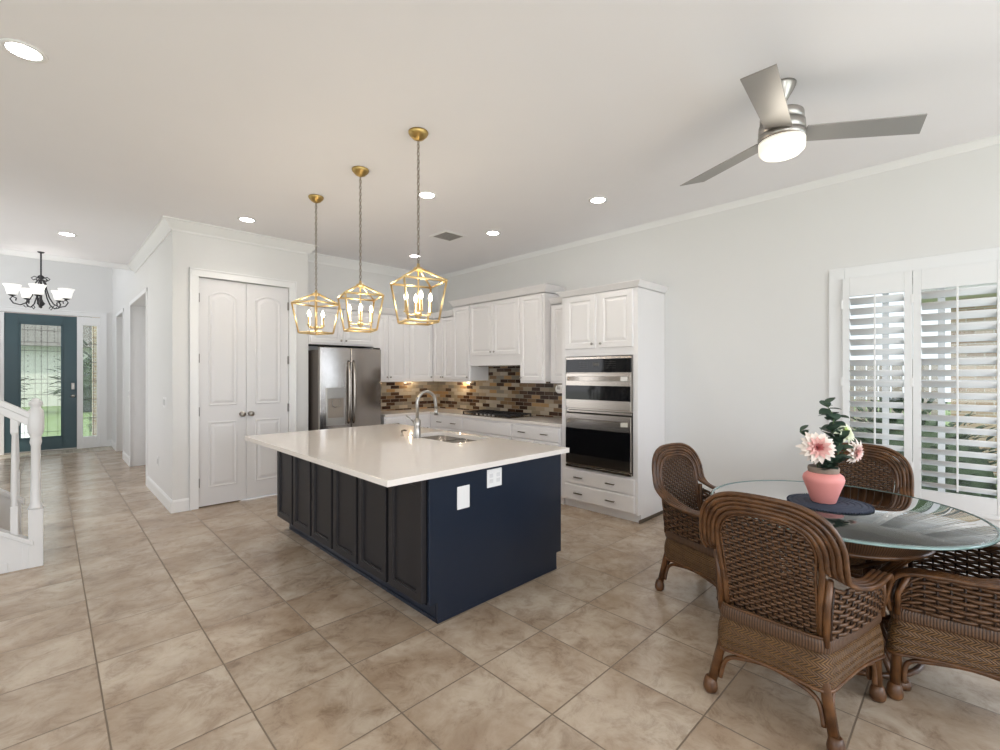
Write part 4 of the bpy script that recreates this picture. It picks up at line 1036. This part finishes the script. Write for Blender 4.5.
mb.loft([[(-0.17 - ox, yy, 0), (-2.0 - ox, yy, 0), (-2.0 - ox, yy, zs2(-2.0)), (-0.17 - ox, yy, zs2(-0.17))] for yy in (-0.02, 0.02)]); mb.build('stringer', M_stak, rail2)
mb = MB(); mb.loft([[(-0.15 - ox, yy, zs2(-0.15) - 0.01), (-2.0 - ox, yy, zs2(-2.0) - 0.01), (-2.0 - ox, yy, zs2(-2.0) + 0.03), (-0.15 - ox, yy, zs2(-0.15) + 0.03)] for yy in (-0.04, 0.04)]); mb.build('stringer_cap', M_stak, rail2, 0.005)
for k in range(8):
    x = -0.20 - 0.14 * k; baluster(x - ox, 0, zs2(x) + 0.02, zs2(x) + 0.78, rail2)
mb = MB(); mb.loft([[(-0.16 - ox, -0.03, zs2(-0.16) + dz - 0.03), (-0.16 - ox, 0.03, zs2(-0.16) + dz - 0.03), (-0.16 - ox, 0.03, zs2(-0.16) + dz + 0.03), (-0.16 - ox, -0.03, zs2(-0.16) + dz + 0.03)] for dz in (0.78,)] +
    [[(-2.0 - ox, -0.03, zs2(-2.0) + 0.75), (-2.0 - ox, 0.03, zs2(-2.0) + 0.75), (-2.0 - ox, 0.03, zs2(-2.0) + 0.81), (-2.0 - ox, -0.03, zs2(-2.0) + 0.81)]])
mb.build('handrail', M_stak, rail2, 0.006)

# ------------------------------------------------------------------ dining table
TXC, TYC, TR = 3.145, 0.545, 0.635
tb = thing('dining_table', 'round glass-topped rattan dining table by the shuttered window', 'table', (TXC, TYC, 0))
tg = MB().lathe([(0, 0.758), (TR - 0.006, 0.758), (TR - 0.018, 0.7705), (0, 0.7705)][::1], 96).build('glass_top', M_tglass, tb)
MB().lathe([(TR - 0.006, 0.7575), (TR, 0.760), (TR, 0.7655), (TR - 0.018, 0.7708), (TR - 0.006, 0.7575)], 96).build('glass_edge', M_tedge, tg)
def uvring(r, z0, z1): return lambda u, v: (u * 2 * pi * r, z0 + (z1 - z0) * v)
mb = MB()
mb.grid(lambda u, v: ((0.40 + 0.05 * math.sin(pi * v * 0.5)) * math.cos(2 * pi * u), (0.40 + 0.05 * math.sin(pi * v * 0.5)) * math.sin(2 * pi * u), 0.635 + 0.10 * v), 48, 4, True, uvf=uvring(0.42, 0, 0.10))
mb.build('woven_band', M_wrap, tb)
mb = MB(); ring = lambda r, z: [(r * math.cos(2 * pi * k / 40), r * math.sin(2 * pi * k / 40), z) for k in range(40)]
mb.tube(ring(0.452, 0.742), 0.015, 8, True); mb.tube(ring(0.40, 0.632), 0.013, 8, True); mb.tube(ring(0.30, 0.30), 0.012, 8, True); mb.tube(ring(0.36, 0.055), 0.014, 8, True)
mb.build('rattan_ring', M_rat, tb)
for k in range(4):
    a = pi / 4 + k * pi / 2 + 0.15; c, s = math.cos(a), math.sin(a); mb = MB()
    for off in (-0.03, 0.0, 0.03):
        mb.tube([(c * r - s * off, s * r + c * off, z) for r, z in ((0.41, 0.73), (0.38, 0.62), (0.27, 0.50), (0.22, 0.38), (0.24, 0.22), (0.32, 0.10), (0.36, 0.03))], 0.014, 8)
    mb.lathe([(0, 0), (0.035, 0.006), (0.040, 0.025), (0.03, 0.05), (0, 0.055)], 12, (c * 0.37, s * 0.37, 0))
    mb.build('leg', M_rat, tb)
for k in range(4):
    a = k * pi / 2 + 0.15; c, s = math.cos(a), math.sin(a)
    MB().tube([(c * r, s * r, z) for r, z in ((0.40, 0.64), (0.30, 0.56), (0.10, 0.45), (0.0, 0.43))], 0.012, 8).build('brace', M_rat, tb)

# place mat, vase and flowers
pm = thing('placemat', 'round navy woven placemat under the pink vase', 'placemat', (3.145, 0.575, 0.7711))
MB().lathe([(0, 0.0), (0.190, 0.0), (0.197, 0.004), (0.190, 0.009), (0, 0.009)], 64).build('mat', M_mat, pm)
mb = MB()
for k in range(90):
    a = 2 * pi * k / 90; mb.lathe([(0, -0.004), (0.006, 0), (0, 0.008)], 6, (0.198 * math.cos(a), 0.198 * math.sin(a), 0.005))
mb.build('ruffled_edge', M_mat, pm)
mb = MB()
for r in (0.06, 0.09, 0.12, 0.15, 0.18): mb.tube([(r * math.cos(2 * pi * k / 48), r * math.sin(2 * pi * k / 48), 0.009) for k in range(48)], 0.003, 5, True)
mb.build('woven_rings', M_mat, pm)
VX, VY, VZ = 3.142, 0.60, 0.7801
vs = thing('flower_vase', 'pink ceramic vase with taupe rim on the navy placemat', 'vase', (VX, VY, VZ))
vs.scale = (1.06, 1.06, 1.02)
MB().lathe([(0, 0), (0.052, 0), (0.056, 0.004), (0.078, 0.075), (0.0925, 0.115), (0.0945, 0.130), (0.090, 0.148), (0.072, 0.164), (0.069, 0.166), (0.060, 0.160), (0.05, 0.10), (0, 0.02)], 48).build('body', M_pink, vs)
MB().lathe([(0.0695, 0.1655), (0.0690, 0.170), (0.072, 0.180), (0.0695, 0.196), (0.064, 0.196), (0.062, 0.17), (0.0695, 0.1655)], 40).build('rim', M_rim, vs)

def petal_flower(mb, c, d, layers):
    d = Vector(d).normalized(); a = d.orthogonal().normalized(); b = d.cross(a); c = Vector(c)
    for (n, L, w, open_, lift, ph) in layers:
        for k in range(n):
            t = 2 * pi * (k + ph) / n + random.uniform(-0.07, 0.07); rd = a * math.cos(t) + b * math.sin(t); sd = d.cross(rd)
            LL = L * random.uniform(0.9, 1.08)
            sec = []
            for i in range(5):
                q = i / 4; ang = open_ * (0.35 + 0.65 * q)
                p = c + d * (lift + LL * q * math.cos(ang)) + rd * (0.004 + LL * q * math.sin(ang))
                ww = w * (0.35 + 1.3 * q if q < 0.5 else 1.0 - 0.9 * ((q - 0.5) * 2) ** 2.2)
                nrm = (d * math.sin(ang) - rd * math.cos(ang))
                sec.append((p - sd * ww * 0.5 + nrm * ww * 0.14, p - nrm * ww * 0.0, p + sd * ww * 0.5 + nrm * ww * 0.14))
            vsx = [v for s in sec for v in s] + [v - d * 0.0008 for s in sec for v in s]
            fs = []
            for i in range(4):
                for j in range(2): q0 = i * 3 + j; fs.append((q0, q0 + 1, q0 + 4, q0 + 3)); fs.append(tuple(15 + z for z in (q0, q0 + 3, q0 + 4, q0 + 1)))
            mb.add(vsx, fs, True)
s_, c_ = math.sin(YAW), math.cos(YAW)
def camoff(dr, df, dz): return (VX + dr * c_ + df * s_, VY - dr * s_ + df * c_, VZ + dz)
M_petal_in = mat('deep_rose_petal', (0.62, 0.20, 0.20), 0.6, var=0.2, vscale=60)
M_petal_mid = mat('rose_petal', (0.80, 0.46, 0.42), 0.6, var=0.2, vscale=60)
M_petal_out = mat('ivory_petal', (0.88, 0.78, 0.70), 0.6, var=0.1, vscale=60)
def dahlia(dr, df, dz, face, sc, name, label, out=M_petal_out, midm=M_petal_mid, inn=M_petal_in):
    p = camoff(dr, df, dz); t = thing(name, label, 'flower', p)
    f = Vector((face[0] * c_ + face[1] * s_, -face[0] * s_ + face[1] * c_, face[2]))
    mb = MB(); petal_flower(mb, (0, 0, 0), f, [(13, 0.068 * sc, 0.030 * sc, 1.50, 0, 0), (13, 0.064 * sc, 0.028 * sc, 1.22, 0.004, 0.5)]); mb.build('outer_petals', out, t)
    mb = MB(); petal_flower(mb, (0, 0, 0), f, [(11, 0.052 * sc, 0.022 * sc, 0.95, 0.008, 0.2), (9, 0.044 * sc, 0.018 * sc, 0.7, 0.010, 0.6)]); mb.build('middle_petals', midm, t)
    mb = MB(); petal_flower(mb, (0, 0, 0), f, [(8, 0.034 * sc, 0.014 * sc, 0.45, 0.012, 0.1), (5, 0.028 * sc, 0.010 * sc, 0.2, 0.012, 0.5)]); mb.build('centre_petals', inn, t)
    base = Vector((VX - p[0], VY - p[1], VZ + 0.17 - p[2])); d = f.normalized()
    MB().tube([(0, 0, 0), -d * 0.03, base * 0.55 - d * 0.02, base, base + Vector((0, 0, -0.10))], 0.0035, 6).build('stem', M_stem, t)
dahlia(-0.078, -0.055, 0.312, (-0.30, -0.93, 0.25), 1.35, 'dahlia', 'large blush and ivory dahlia facing out at the left of the vase')
dahlia(0.145, -0.02, 0.290, (0.45, -0.88, -0.1), 1.0, 'dahlia', 'smaller pale pink dahlia drooping at the right of the vase', M_petal_out, M_petal, M_petal_mid)
dahlia(0.115, 0.02, 0.385, (0.30, -0.75, 0.6), 1.0, 'carnation', 'cream green-tinged bloom standing at the right above the vase', M_petal2, M_petal2, mat('lime_petal', (0.55, 0.66, 0.25), 0.6, var=0.2))
def leaf(mb, base, d, L, w, up=(0, 0, 1)):
    base = Vector(base); d = Vector(d).normalized(); s = d.cross(Vector(up)); s = s.normalized() if s.length > 1e-3 else Vector((1, 0, 0)); n = s.cross(d)
    sec = []
    for i in range(6):
        q = i / 5; ww = w * math.sin(pi * min(1, max(0.03, q)) ** 0.85) ** 0.7 * 0.5 + 0.001
        p = base + d * L * q - n * 0.12 * L * q * q
        sec.append((p - s * ww + n * ww * 0.2, p, p + s * ww + n * ww * 0.2))
    vsx = [v for x in sec for v in x] + [v - n * 0.001 for x in sec for v in x]; fs = []
    for i in range(5):
        for j in range(2): q0 = i * 3 + j; fs.append((q0, q0 + 1, q0 + 4, q0 + 3)); fs.append(tuple(18 + z for z in (q0, q0 + 3, q0 + 4, q0 + 1)))
    mb.add(vsx, fs, True)
def sprig(pts, label, nl, L, w, name='eucalyptus_sprig'):
    P = [Vector(camoff(*p)) for p in pts]; o = P[0].copy(); t = thing(name, label, 'foliage', o, 0)
    rel = [p - o for p in P]
    MB().tube(rel, [0.004] * (len(rel) - 1) + [0.0015], 6).build('stem', M_stem, t)
    mb = MB()
    for k in range(nl):
        q = 0.30 + 0.70 * k / (nl - 1); f = q * (len(rel) - 1); i = min(int(f), len(rel) - 2); p = rel[i].lerp(rel[i + 1], f - i)
        a = k * 2.4 + 0.7; d = Vector((math.cos(a), math.sin(a), 0.5 + random.uniform(-0.9, 0.7)))
        if k == nl - 1: d = Vector((0.4, -0.4, 0.5))
        leaf(mb, p, d, L * (1.1 - 0.4 * q) * random.uniform(0.85, 1.15), w * (1.1 - 0.35 * q), (random.uniform(-.3, .3), random.uniform(-.3, .3), 1))
    mb.build('leaves', M_leaf, t)
sprig([(0.0, 0, 0.12), (0.02, 0, 0.25), (0.055, 0.01, 0.37), (0.060, 0.0, 0.48), (0.015, 0, 0.555)], 'tall dark eucalyptus sprig rising above the vase flowers', 24, 0.085, 0.075)
sprig([(-0.01, 0.01, 0.12), (-0.02, 0.03, 0.24), (-0.04, 0.04, 0.34), (-0.11, 0.03, 0.40)], 'dark green sprig behind the large dahlia', 12, 0.075, 0.045, 'leafy_sprig')
sprig([(0.01, -0.02, 0.12), (0.03, -0.04, 0.21), (0.05, -0.05, 0.29), (0.065, -0.04, 0.37)], 'dark leafy sprig spilling over the front of the vase rim', 18, 0.085, 0.055, 'leafy_sprig')
sprig([(0.02, 0.02, 0.12), (0.06, 0.03, 0.24), (0.09, 0.02, 0.34), (0.09, 0.02, 0.42)], 'lighter leafy sprig behind the cream bloom', 15, 0.08, 0.05, 'leafy_sprig')
sprig([(0.0, -0.03, 0.12), (-0.01, -0.05, 0.19), (-0.03, -0.06, 0.215), (0.0, -0.075, 0.235)], 'short leaves tucked between the large dahlia and the vase', 16, 0.075, 0.055, 'leafy_sprig')

# ------------------------------------------------------------------ rattan armchair
def By(x, z): return -0.235 - max(0, z - 0.42) * 0.215 + 0.30 * x * x
def hoop_xz(d, q, n=2.9):   # right half: q 0 = at z1 (side), q 1 = top centre
    a = 0.205 + d * 1.05; z1 = 0.72; zt = 0.905 + d
    th = q * pi / 2
    return a * math.cos(th) ** (2 / n), z1 + (zt - z1) * math.sin(th) ** (2 / n)
def catmull(P, sub=5):
    P = [Vector(p) for p in P]; out = []
    for i in range(len(P) - 1):
        p0 = P[max(0, i - 1)]; p1 = P[i]; p2 = P[i + 1]; p3 = P[min(len(P) - 1, i + 2)]
        for k in range(sub):
            t = k / sub; out.append(0.5 * ((2 * p1) + (p2 - p0) * t + (2 * p0 - 5 * p1 + 4 * p2 - p3) * t * t + (3 * p1 - p0 - 3 * p2 + p3) * t ** 3))
    out.append(P[-1]); return out
def weave(mb, P, W, rows, stakes, amp=0.006, hr=0.85, per=4, span=None):
    # P(u,v)->Vector ; W(u,v)->normal. strands at rows, over/under stakes
    for j in range(rows):
        v = (j + 0.5) / rows; dv = 0.5 / rows * hr
        n = stakes * per; loops = []
        for i in range(n + 1):
            u = i / n; p = P(u, v); nn = W(u, v)
            o = amp * math.sin(pi * stakes * u + pi * j + pi / 2)
            up = P(u, v + dv) - P(u, v - dv); up = up * 0.5
            c = p + nn * o
            loops.append([c + up, c + nn * 0.0035, c - up, c - nn * 0.0035])
        mb.loft(loops, True, True, True)
def normal_of(P):
    def W(u, v):
        e = 0.004; a = P(min(1, u + e), v) - P(max(0, u - e), v); b = P(u, min(1, v + e)) - P(u, max(0, v - e))
        n = a.cross(b); return n.normalized() if n.length > 1e-9 else Vector((0, 1, 0))
    return W
def plan(t):  # closed seat outline, t in 0..1, starts rear centre going to +x
    rh, fh, y0, y1, r = 0.212, 0.305, -0.262, 0.262, 0.075
    pts = plan.pts
    f = (t % 1.0) * len(pts); i = int(f) % len(pts); return pts[i].lerp(pts[(i + 1) % len(pts)], f - int(f))
def mk_plan():
    rh, fh, y0, y1, r = 0.212, 0.305, -0.262, 0.262, 0.06
    cs = [(rh, y0), (fh, y1), (-fh, y1), (-rh, y0)]; pts = []
    raw = [Vector((0, y0, 0))]
    for k in range(4):
        c = Vector((*cs[k], 0)); pr = Vector((*cs[k - 1], 0)); nx = Vector((*cs[(k + 1) % 4], 0))
        if k == 0: pr = Vector((0, y0, 0))
        if k == 3: nx = Vector((0, y0, 0))
        a = c + (pr - c).normalized() * r; b = c + (nx - c).normalized() * r
        for q in range(7):
            t = q / 6; raw.append(a * (1 - t) ** 2 + c * 2 * t * (1 - t) + b * t * t)
    # resample evenly
    L = [0]; n = len(raw)
    for i in range(n): L.append(L[-1] + (raw[(i + 1) % n] - raw[i]).length)
    tot = L[-1]; N_ = 96
    for k in range(N_):
        d = tot * k / N_
        i = max(j for j in range(n) if L[j] <= d); t = (d - L[i]) / max(1e-9, L[i + 1] - L[i]); pts.append(raw[i].lerp(raw[(i + 1) % n], t))
    plan.tot = tot; plan.pts = pts
mk_plan()
ZW, ZBa, ZAp = 0.430, 0.370, 0.212   # weave bottom, band bottom, apron bottom
def make_chair(label):
    t = thing('rattan_armchair', label, 'chair', (0, 0, 0), 0, 'rattan armchairs round the glass table')
    # legs
    legs = []
    for sx, sy in ((-1, -1), (1, -1), (1, 1), (-1, 1)):
        if sy < 0: top = Vector((sx * 0.192, -0.238, 0.30)); bot = Vector((sx * 0.242, -0.268, 0.05))
        else: top = Vector((sx * 0.280, 0.235, 0.30)); bot = Vector((sx * 0.288, 0.245, 0.05))
        legs.append((top, bot))
        mb = MB(); mb.tube([top + (top - bot) * 0.3, top, bot], [0.019, 0.020, 0.021], 12)
        mb.lathe([(0, 0), (0.022, 0.001), (0.031, 0.014), (0.033, 0.032), (0.028, 0.056), (0.022, 0.072), (0.018, 0.074)], 16, (bot.x + (bot - top).x * 0.1, bot.y + (bot - top).y * 0.1, 0.0))
        mb.build('leg', M_rat, t)
    # curved braces
    for (a, b) in ((0, 1), (1, 2), (2, 3), (3, 0)):
        mb = MB(); pa, pb = legs[a], legs[b]
        def on(l, z): q = (z - l[1].z) / (l[0].z - l[1].z); return l[1].lerp(l[0], q)
        d = (pb[1] - pa[1]).normalized()
        P = [on(pa, 0.085) + d * 0.030, on(pa, 0.15) + d * 0.030, on(pa, 0.185) + d * 0.045, on(pa, 0.205) + d * 0.09, (on(pa, 0.225) + on(pb, 0.225)) / 2, on(pb, 0.205) - d * 0.09, on(pb, 0.185) - d * 0.045, on(pb, 0.15) - d * 0.030, on(pb, 0.085) - d * 0.030]
        mb.tube(catmull(P, 4), 0.0105, 8); mb.build('brace', M_rat, t)
    # apron
    def apz(u):  # lower edge arch
        p = plan(u); return p
    def AP(u, v):
        p = plan(u); cx = min(1, abs(p.x) / 0.3); cy = min(1, abs(p.y) / 0.26); k = (cx * cy) ** 2
        z0 = ZAp + 0.022 * (1 - k); z = z0 + (ZBa + 0.004 - z0) * v
        fl = 0.014 * math.sin(pi * v) - 0.0 + 0.020 * (1 - v) ** 2 * (0.3 + k); n = Vector((p.x, p.y, 0)).normalized()
        return Vector((p.x, p.y, z)) + n * fl
    mb = MB(); mb.grid(AP, 96, 6, True, uvf=lambda u, v: (u * plan.tot, v * (ZBa - ZAp)))
    mb.build('apron', M_herr, t)
    mb = MB(); mb.tube([AP(k / 96, 0.0) for k in range(96)], 0.008, 6, True); mb.tube([AP(k / 96, 1.0) for k in range(96)], 0.006, 6, True)
    mb.build('apron_edge', M_rat, t)
    def BD_(u, v):
        p = plan(u); n = Vector((p.x, p.y, 0)).normalized(); a = pi * (v - 0.5)
        return Vector((p.x, p.y, (ZW + ZBa) / 2 + 0.031 * math.sin(a))) + n * (0.012 * math.cos(a) ** 0.6 + 0.002)
    mb = MB(); mb.grid(BD_, 96, 6, True, uvf=lambda u, v: (u * plan.tot, v * 0.06)); mb.build('seat_band', M_wrap, t)
    mb = MB(); mb.tube([BD_(k / 96, 0.97) + Vector((0, 0, 0.003)) for k in range(96)], 0.0055, 6, True); mb.build('band_edge', M_rat, t)
    # seat
    def ST(u, v): p = plan(u); return Vector((p.x * v, p.y * v, 0.415 + 0.012 * (1 - v * v)))
    mb = MB(); mb.grid(ST, 48, 4, True, uvf=lambda u, v: (plan(u).x * v, plan(u).y * v)); mb.build('seat', M_herr, t)
    # hoop back and arms: five bundled poles each swept from arm to arm
    hp = []
    for i in range(5):
        d = 0.019 * i
        half = []
        if i == 0:
            low = [(0.190, By(0.19, 0.40), 0.40), (0.190, By(0.19, 0.55), 0.55)]
        else:
            ax = 0.262 + 0.019 * i
            low = [(ax - 0.045, 0.262, 0.405), (ax - 0.025, 0.270, 0.47), (ax - 0.006, 0.255, 0.555), (ax + 0.004, 0.200, 0.605), (ax + 0.006, 0.10, 0.622), (ax + 0.0, -0.02, 0.627), (ax - 0.02 - 0.004 * (4 - i), -0.135, 0.640 + 0.004 * (4 - i)),
                   (0.212 + d, -0.225, 0.668 + 0.006 * (4 - i))]
        up = [(hoop_xz(d, q)[0], By(hoop_xz(d, q)[0], hoop_xz(d, q)[1]) - (0.004 * (i % 2)), hoop_xz(d, q)[1]) for q in (0.0, 0.12, 0.25, 0.38, 0.5, 0.62, 0.74, 0.86, 1.0)]
        right = low + up
        left = [(-x, y, z) for x, y, z in right[:-1]][::-1]
        full = catmull(right + left, 4)
        hp.append(full)
    mb = MB(); mb.tube(hp[0], 0.0125, 8)
    mb.tube(catmull([(0.178, By(0.178, 0.41), 0.41), (0.178, By(0.178, 0.6), 0.6), (0.183, By(0.18, 0.72), 0.72)] + [(hoop_xz(-0.015, q)[0], By(hoop_xz(-0.015, q)[0], hoop_xz(-0.015, q)[1]), hoop_xz(-0.015, q)[1]) for q in (0.12, 0.25, 0.38, 0.5, 0.62, 0.74, 0.86, 1.0)] +
        [(-hoop_xz(-0.015, q)[0], By(hoop_xz(-0.015, q)[0], hoop_xz(-0.015, q)[1]), hoop_xz(-0.015, q)[1]) for q in (0.86, 0.74, 0.62, 0.5, 0.38, 0.25, 0.12)] + [(-0.183, By(0.18, 0.72), 0.72), (-0.178, By(0.178, 0.6), 0.6), (-0.178, By(0.178, 0.41), 0.41)], 3), 0.006, 6)
    mb.build('back_frame', M_rat, t)
    mb = MB()
    for i in range(1, 5): mb.tube(hp[i], 0.0108, 8)
    mb.build('hoop_and_arms', M_rat, t)
    for sx in (-1, 1):
        MB().tube([(sx * 0.208, -0.245, 0.40), (sx * 0.212, -0.252, 0.55), (sx * 0.224, -0.262, 0.68)], 0.014, 8).build('arm_post', M_rat, t)
        MB().tube([(sx * 0.305, 0.235, 0.40), (sx * 0.312, 0.232, 0.50), (sx * 0.312, 0.195, 0.59)], 0.012, 8).build('arm_post', M_rat, t)
    # back panel weave
    def BP(u, v):
        z = ZW + 0.005 + (0.893 - ZW) * v
        a = 0.184
        if z > 0.72:
            q = min(1, (z - 0.72) / (0.895 - 0.72)); a = 0.184 * max(0.02, 1 - q ** 2.9) ** (1 / 2.9)
        x = -a + 2 * a * u
        return Vector((x, By(x, z), z))
    Wb = normal_of(BP)
    mb = MB(); weave(mb, BP, lambda u, v: Vector((0, -0.97, -0.2)), 30, 15, 0.0040, 0.98)
    mb.build('back_weave', M_weave, t)
    mb = MB()
    for k in range(16):
        x = -0.176 + 0.352 * k / 15; zt = 0.72 + (0.895 - 0.72) * max(0, 1 - (abs(x) / 0.177) ** 2.6) ** (1 / 2.6)
        mb.tube([(x, By(x, z), z) for z in (ZW, 0.6, zt)], 0.0038, 5)
    mb.build('back_stakes', M_stake, t)
    # side panel weave
    for sx in (-1, 1):
        def SP(u, v, sx=sx):
            y = -0.245 + 0.475 * u; x = (0.222 + (0.304 - 0.222) * u + 0.022 * math.sin(pi * u)) 
            zt = 0.625 - max(0, (u - 0.78) / 0.22) ** 2.2 * 0.10 + max(0, 0.12 - u) * 0.2
            z = ZW + (zt - ZW) * v
            return Vector((sx * (x + 0.012 * v), y, z))
        mb = MB(); weave(mb, SP, lambda u, v, sx=sx: Vector((sx * 0.98, -0.2, 0)), 10, 11, 0.0050, 0.94)
        mb.build('side_weave', M_weave, t)
        mb = MB()
        for k in range(12): mb.tube([SP(k / 11, v) for v in (0, 0.5, 1)], 0.0048, 5)
        mb.build('side_stakes', M_stake, t)
    return t
chair = make_chair('rattan armchair in front, back to the camera, before the glass table')
spots = [((2.505, 0.615), -93, None), ((3.245, 1.225), 170, 'rattan armchair behind the table, beside the white oven tower wall'),
         ((3.955, 0.585), 90, 'rattan armchair against the shutters, seen beyond the pink vase'), ((3.10, 0.015), 0, 'rattan armchair cut off by the right edge, its woven side toward us')]
for i, ((x, y), rz, lab) in enumerate(spots):
    o = chair if i == 0 else copy_tree(chair)
    o.location = (x, y, 0); o.rotation_euler = (0, 0, R(rz))
    if lab: o['label'] = lab

# ------------------------------------------------------------------ outside, seen through the glass
gr = MB().box(-30, 40, -30, 50, -0.35, -0.2).build('lawn', M_grass); struct(gr)
struct(MB().box(-4, 4, YE + 0.15, YE + 2.2, -0.2, -0.03).build('floor_porch', M_conc))
struct(MB().box(-3.0, -0.2, YE + 2.2, YE + 14, -0.2, -0.15).build('floor_driveway', M_conc))
struct(MB().box(XW + 0.14, XW + 2.2, -4, 3, -0.2, -0.05).build('floor_patio', M_conc))
mb = MB(); mb.box(0.75, 1.05, YE + 1.7, YE + 2.0, -0.05, 3.4); o = mb.build('porch_column', M_brick, None, 0.01); tag(o, 'tan porch column outside seen through the entry sidelight', 'column')
def bush(c, r, label, n=800, name='garden_bush', L=0.12):
    o_ = thing(name, label, 'bush', (c[0], c[1], -0.2)); mb = MB()
    for i in range(n):
        a = random.uniform(0, 2 * pi); b = math.acos(random.uniform(-0.2, 1)); q = random.uniform(0.75, 1.05)
        p = Vector((r[0] * math.sin(b) * math.cos(a), r[1] * math.sin(b) * math.sin(a), r[2] * (0.3 + 0.7 * math.cos(b)))) * q
        leaf(mb, p, (math.cos(a) * math.sin(b), math.sin(a) * math.sin(b), math.cos(b) + random.uniform(-.5, .5)), L * random.uniform(.7, 1.3), L * 0.6)
    mb.build('leaves', M_hedge, o_)
    mb = MB()
    mb.grid(lambda u, v: Vector((r[0] * 0.86 * math.sin(pi * v) * math.cos(2 * pi * u), r[1] * 0.86 * math.sin(pi * v) * math.sin(2 * pi * u), max(0.0, r[2] * (0.28 + 0.6 * math.cos(pi * v))))), 16, 10, True)
    mb.build('core', M_hedge, o_)
bush((XW + 3.0, 0.6, 0), (0.8, 0.9, 1.35), 'leafy green bush outside behind the left shutter')
bush((XW + 3.1, -1.5, 0), (0.9, 0.95, 1.3), 'leafy green bush outside behind the right shutter')
bush((XW + 3.0, 2.6, 0), (0.8, 0.9, 1.2), 'leafy green bush outside at the left end of the window bed')
bush((1.3, YE + 2.6, 0), (0.5, 0.5, 1.0), 'small green shrub outside by the entry sidelight')
bush((-3.5, YE + 16, 0), (2.8, 1.5, 3.2), 'large rounded green tree crown across the street from the door', 400, 'street_tree', 0.4)
bush((3.0, YE + 16, 0), (2.8, 1.5, 3.6), 'tall leafy green tree across the street to the right of the door', 400, 'street_tree', 0.4)
nh = thing('neighbour_house', 'neighbouring tan brick house with pale fascia outside the dining window', 'house', (XW + 6.5, 0, -0.2))
MB().box(0, 0.3, -8, 0.3, 0, 3.0).build('brick_wall', M_brick, nh)
MB().box(-0.5, 0.5, -8, 0.8, 3.0, 3.35).build('fascia', M_stucco, nh, 0.02)
MB().loft([[(-0.6, y, 3.35), (3.5, y, 5.3), (3.5, y, 5.2), (-0.6, y, 3.25)] for y in (-8, 0.9)]).build('roof', M_roof, nh)
MB().box(-0.03, 0.02, -2.6, -1.4, 1.0, 2.3).build('window_pane', M_black, nh, 0.01)
fh = thing('street_house', 'pale house across the street seen through the front door glass', 'house', (-1.5, YE + 22, -0.2))
MB().box(-7, 7, 0, 5, 0, 3.2).build('wall', M_stucco, fh)
MB().loft([[(x, -0.8, 3.2), (x, 2.5, 5.2), (x, 5.8, 3.2)] for x in (-7.6, 7.6)]).build('roof', M_roof, fh)
fence = MB()
for k in range(40): fence.box(XW + 5.2, XW + 5.24, 0.35 + k * 0.16, 0.49 + k * 0.16, -0.2, 1.75)
tag(fence.build('garden_fence', mat('fence_wood', (0.42, 0.36, 0.30), 0.9, var=0.2)), 'weathered board fence outside behind the bushes', 'fence')
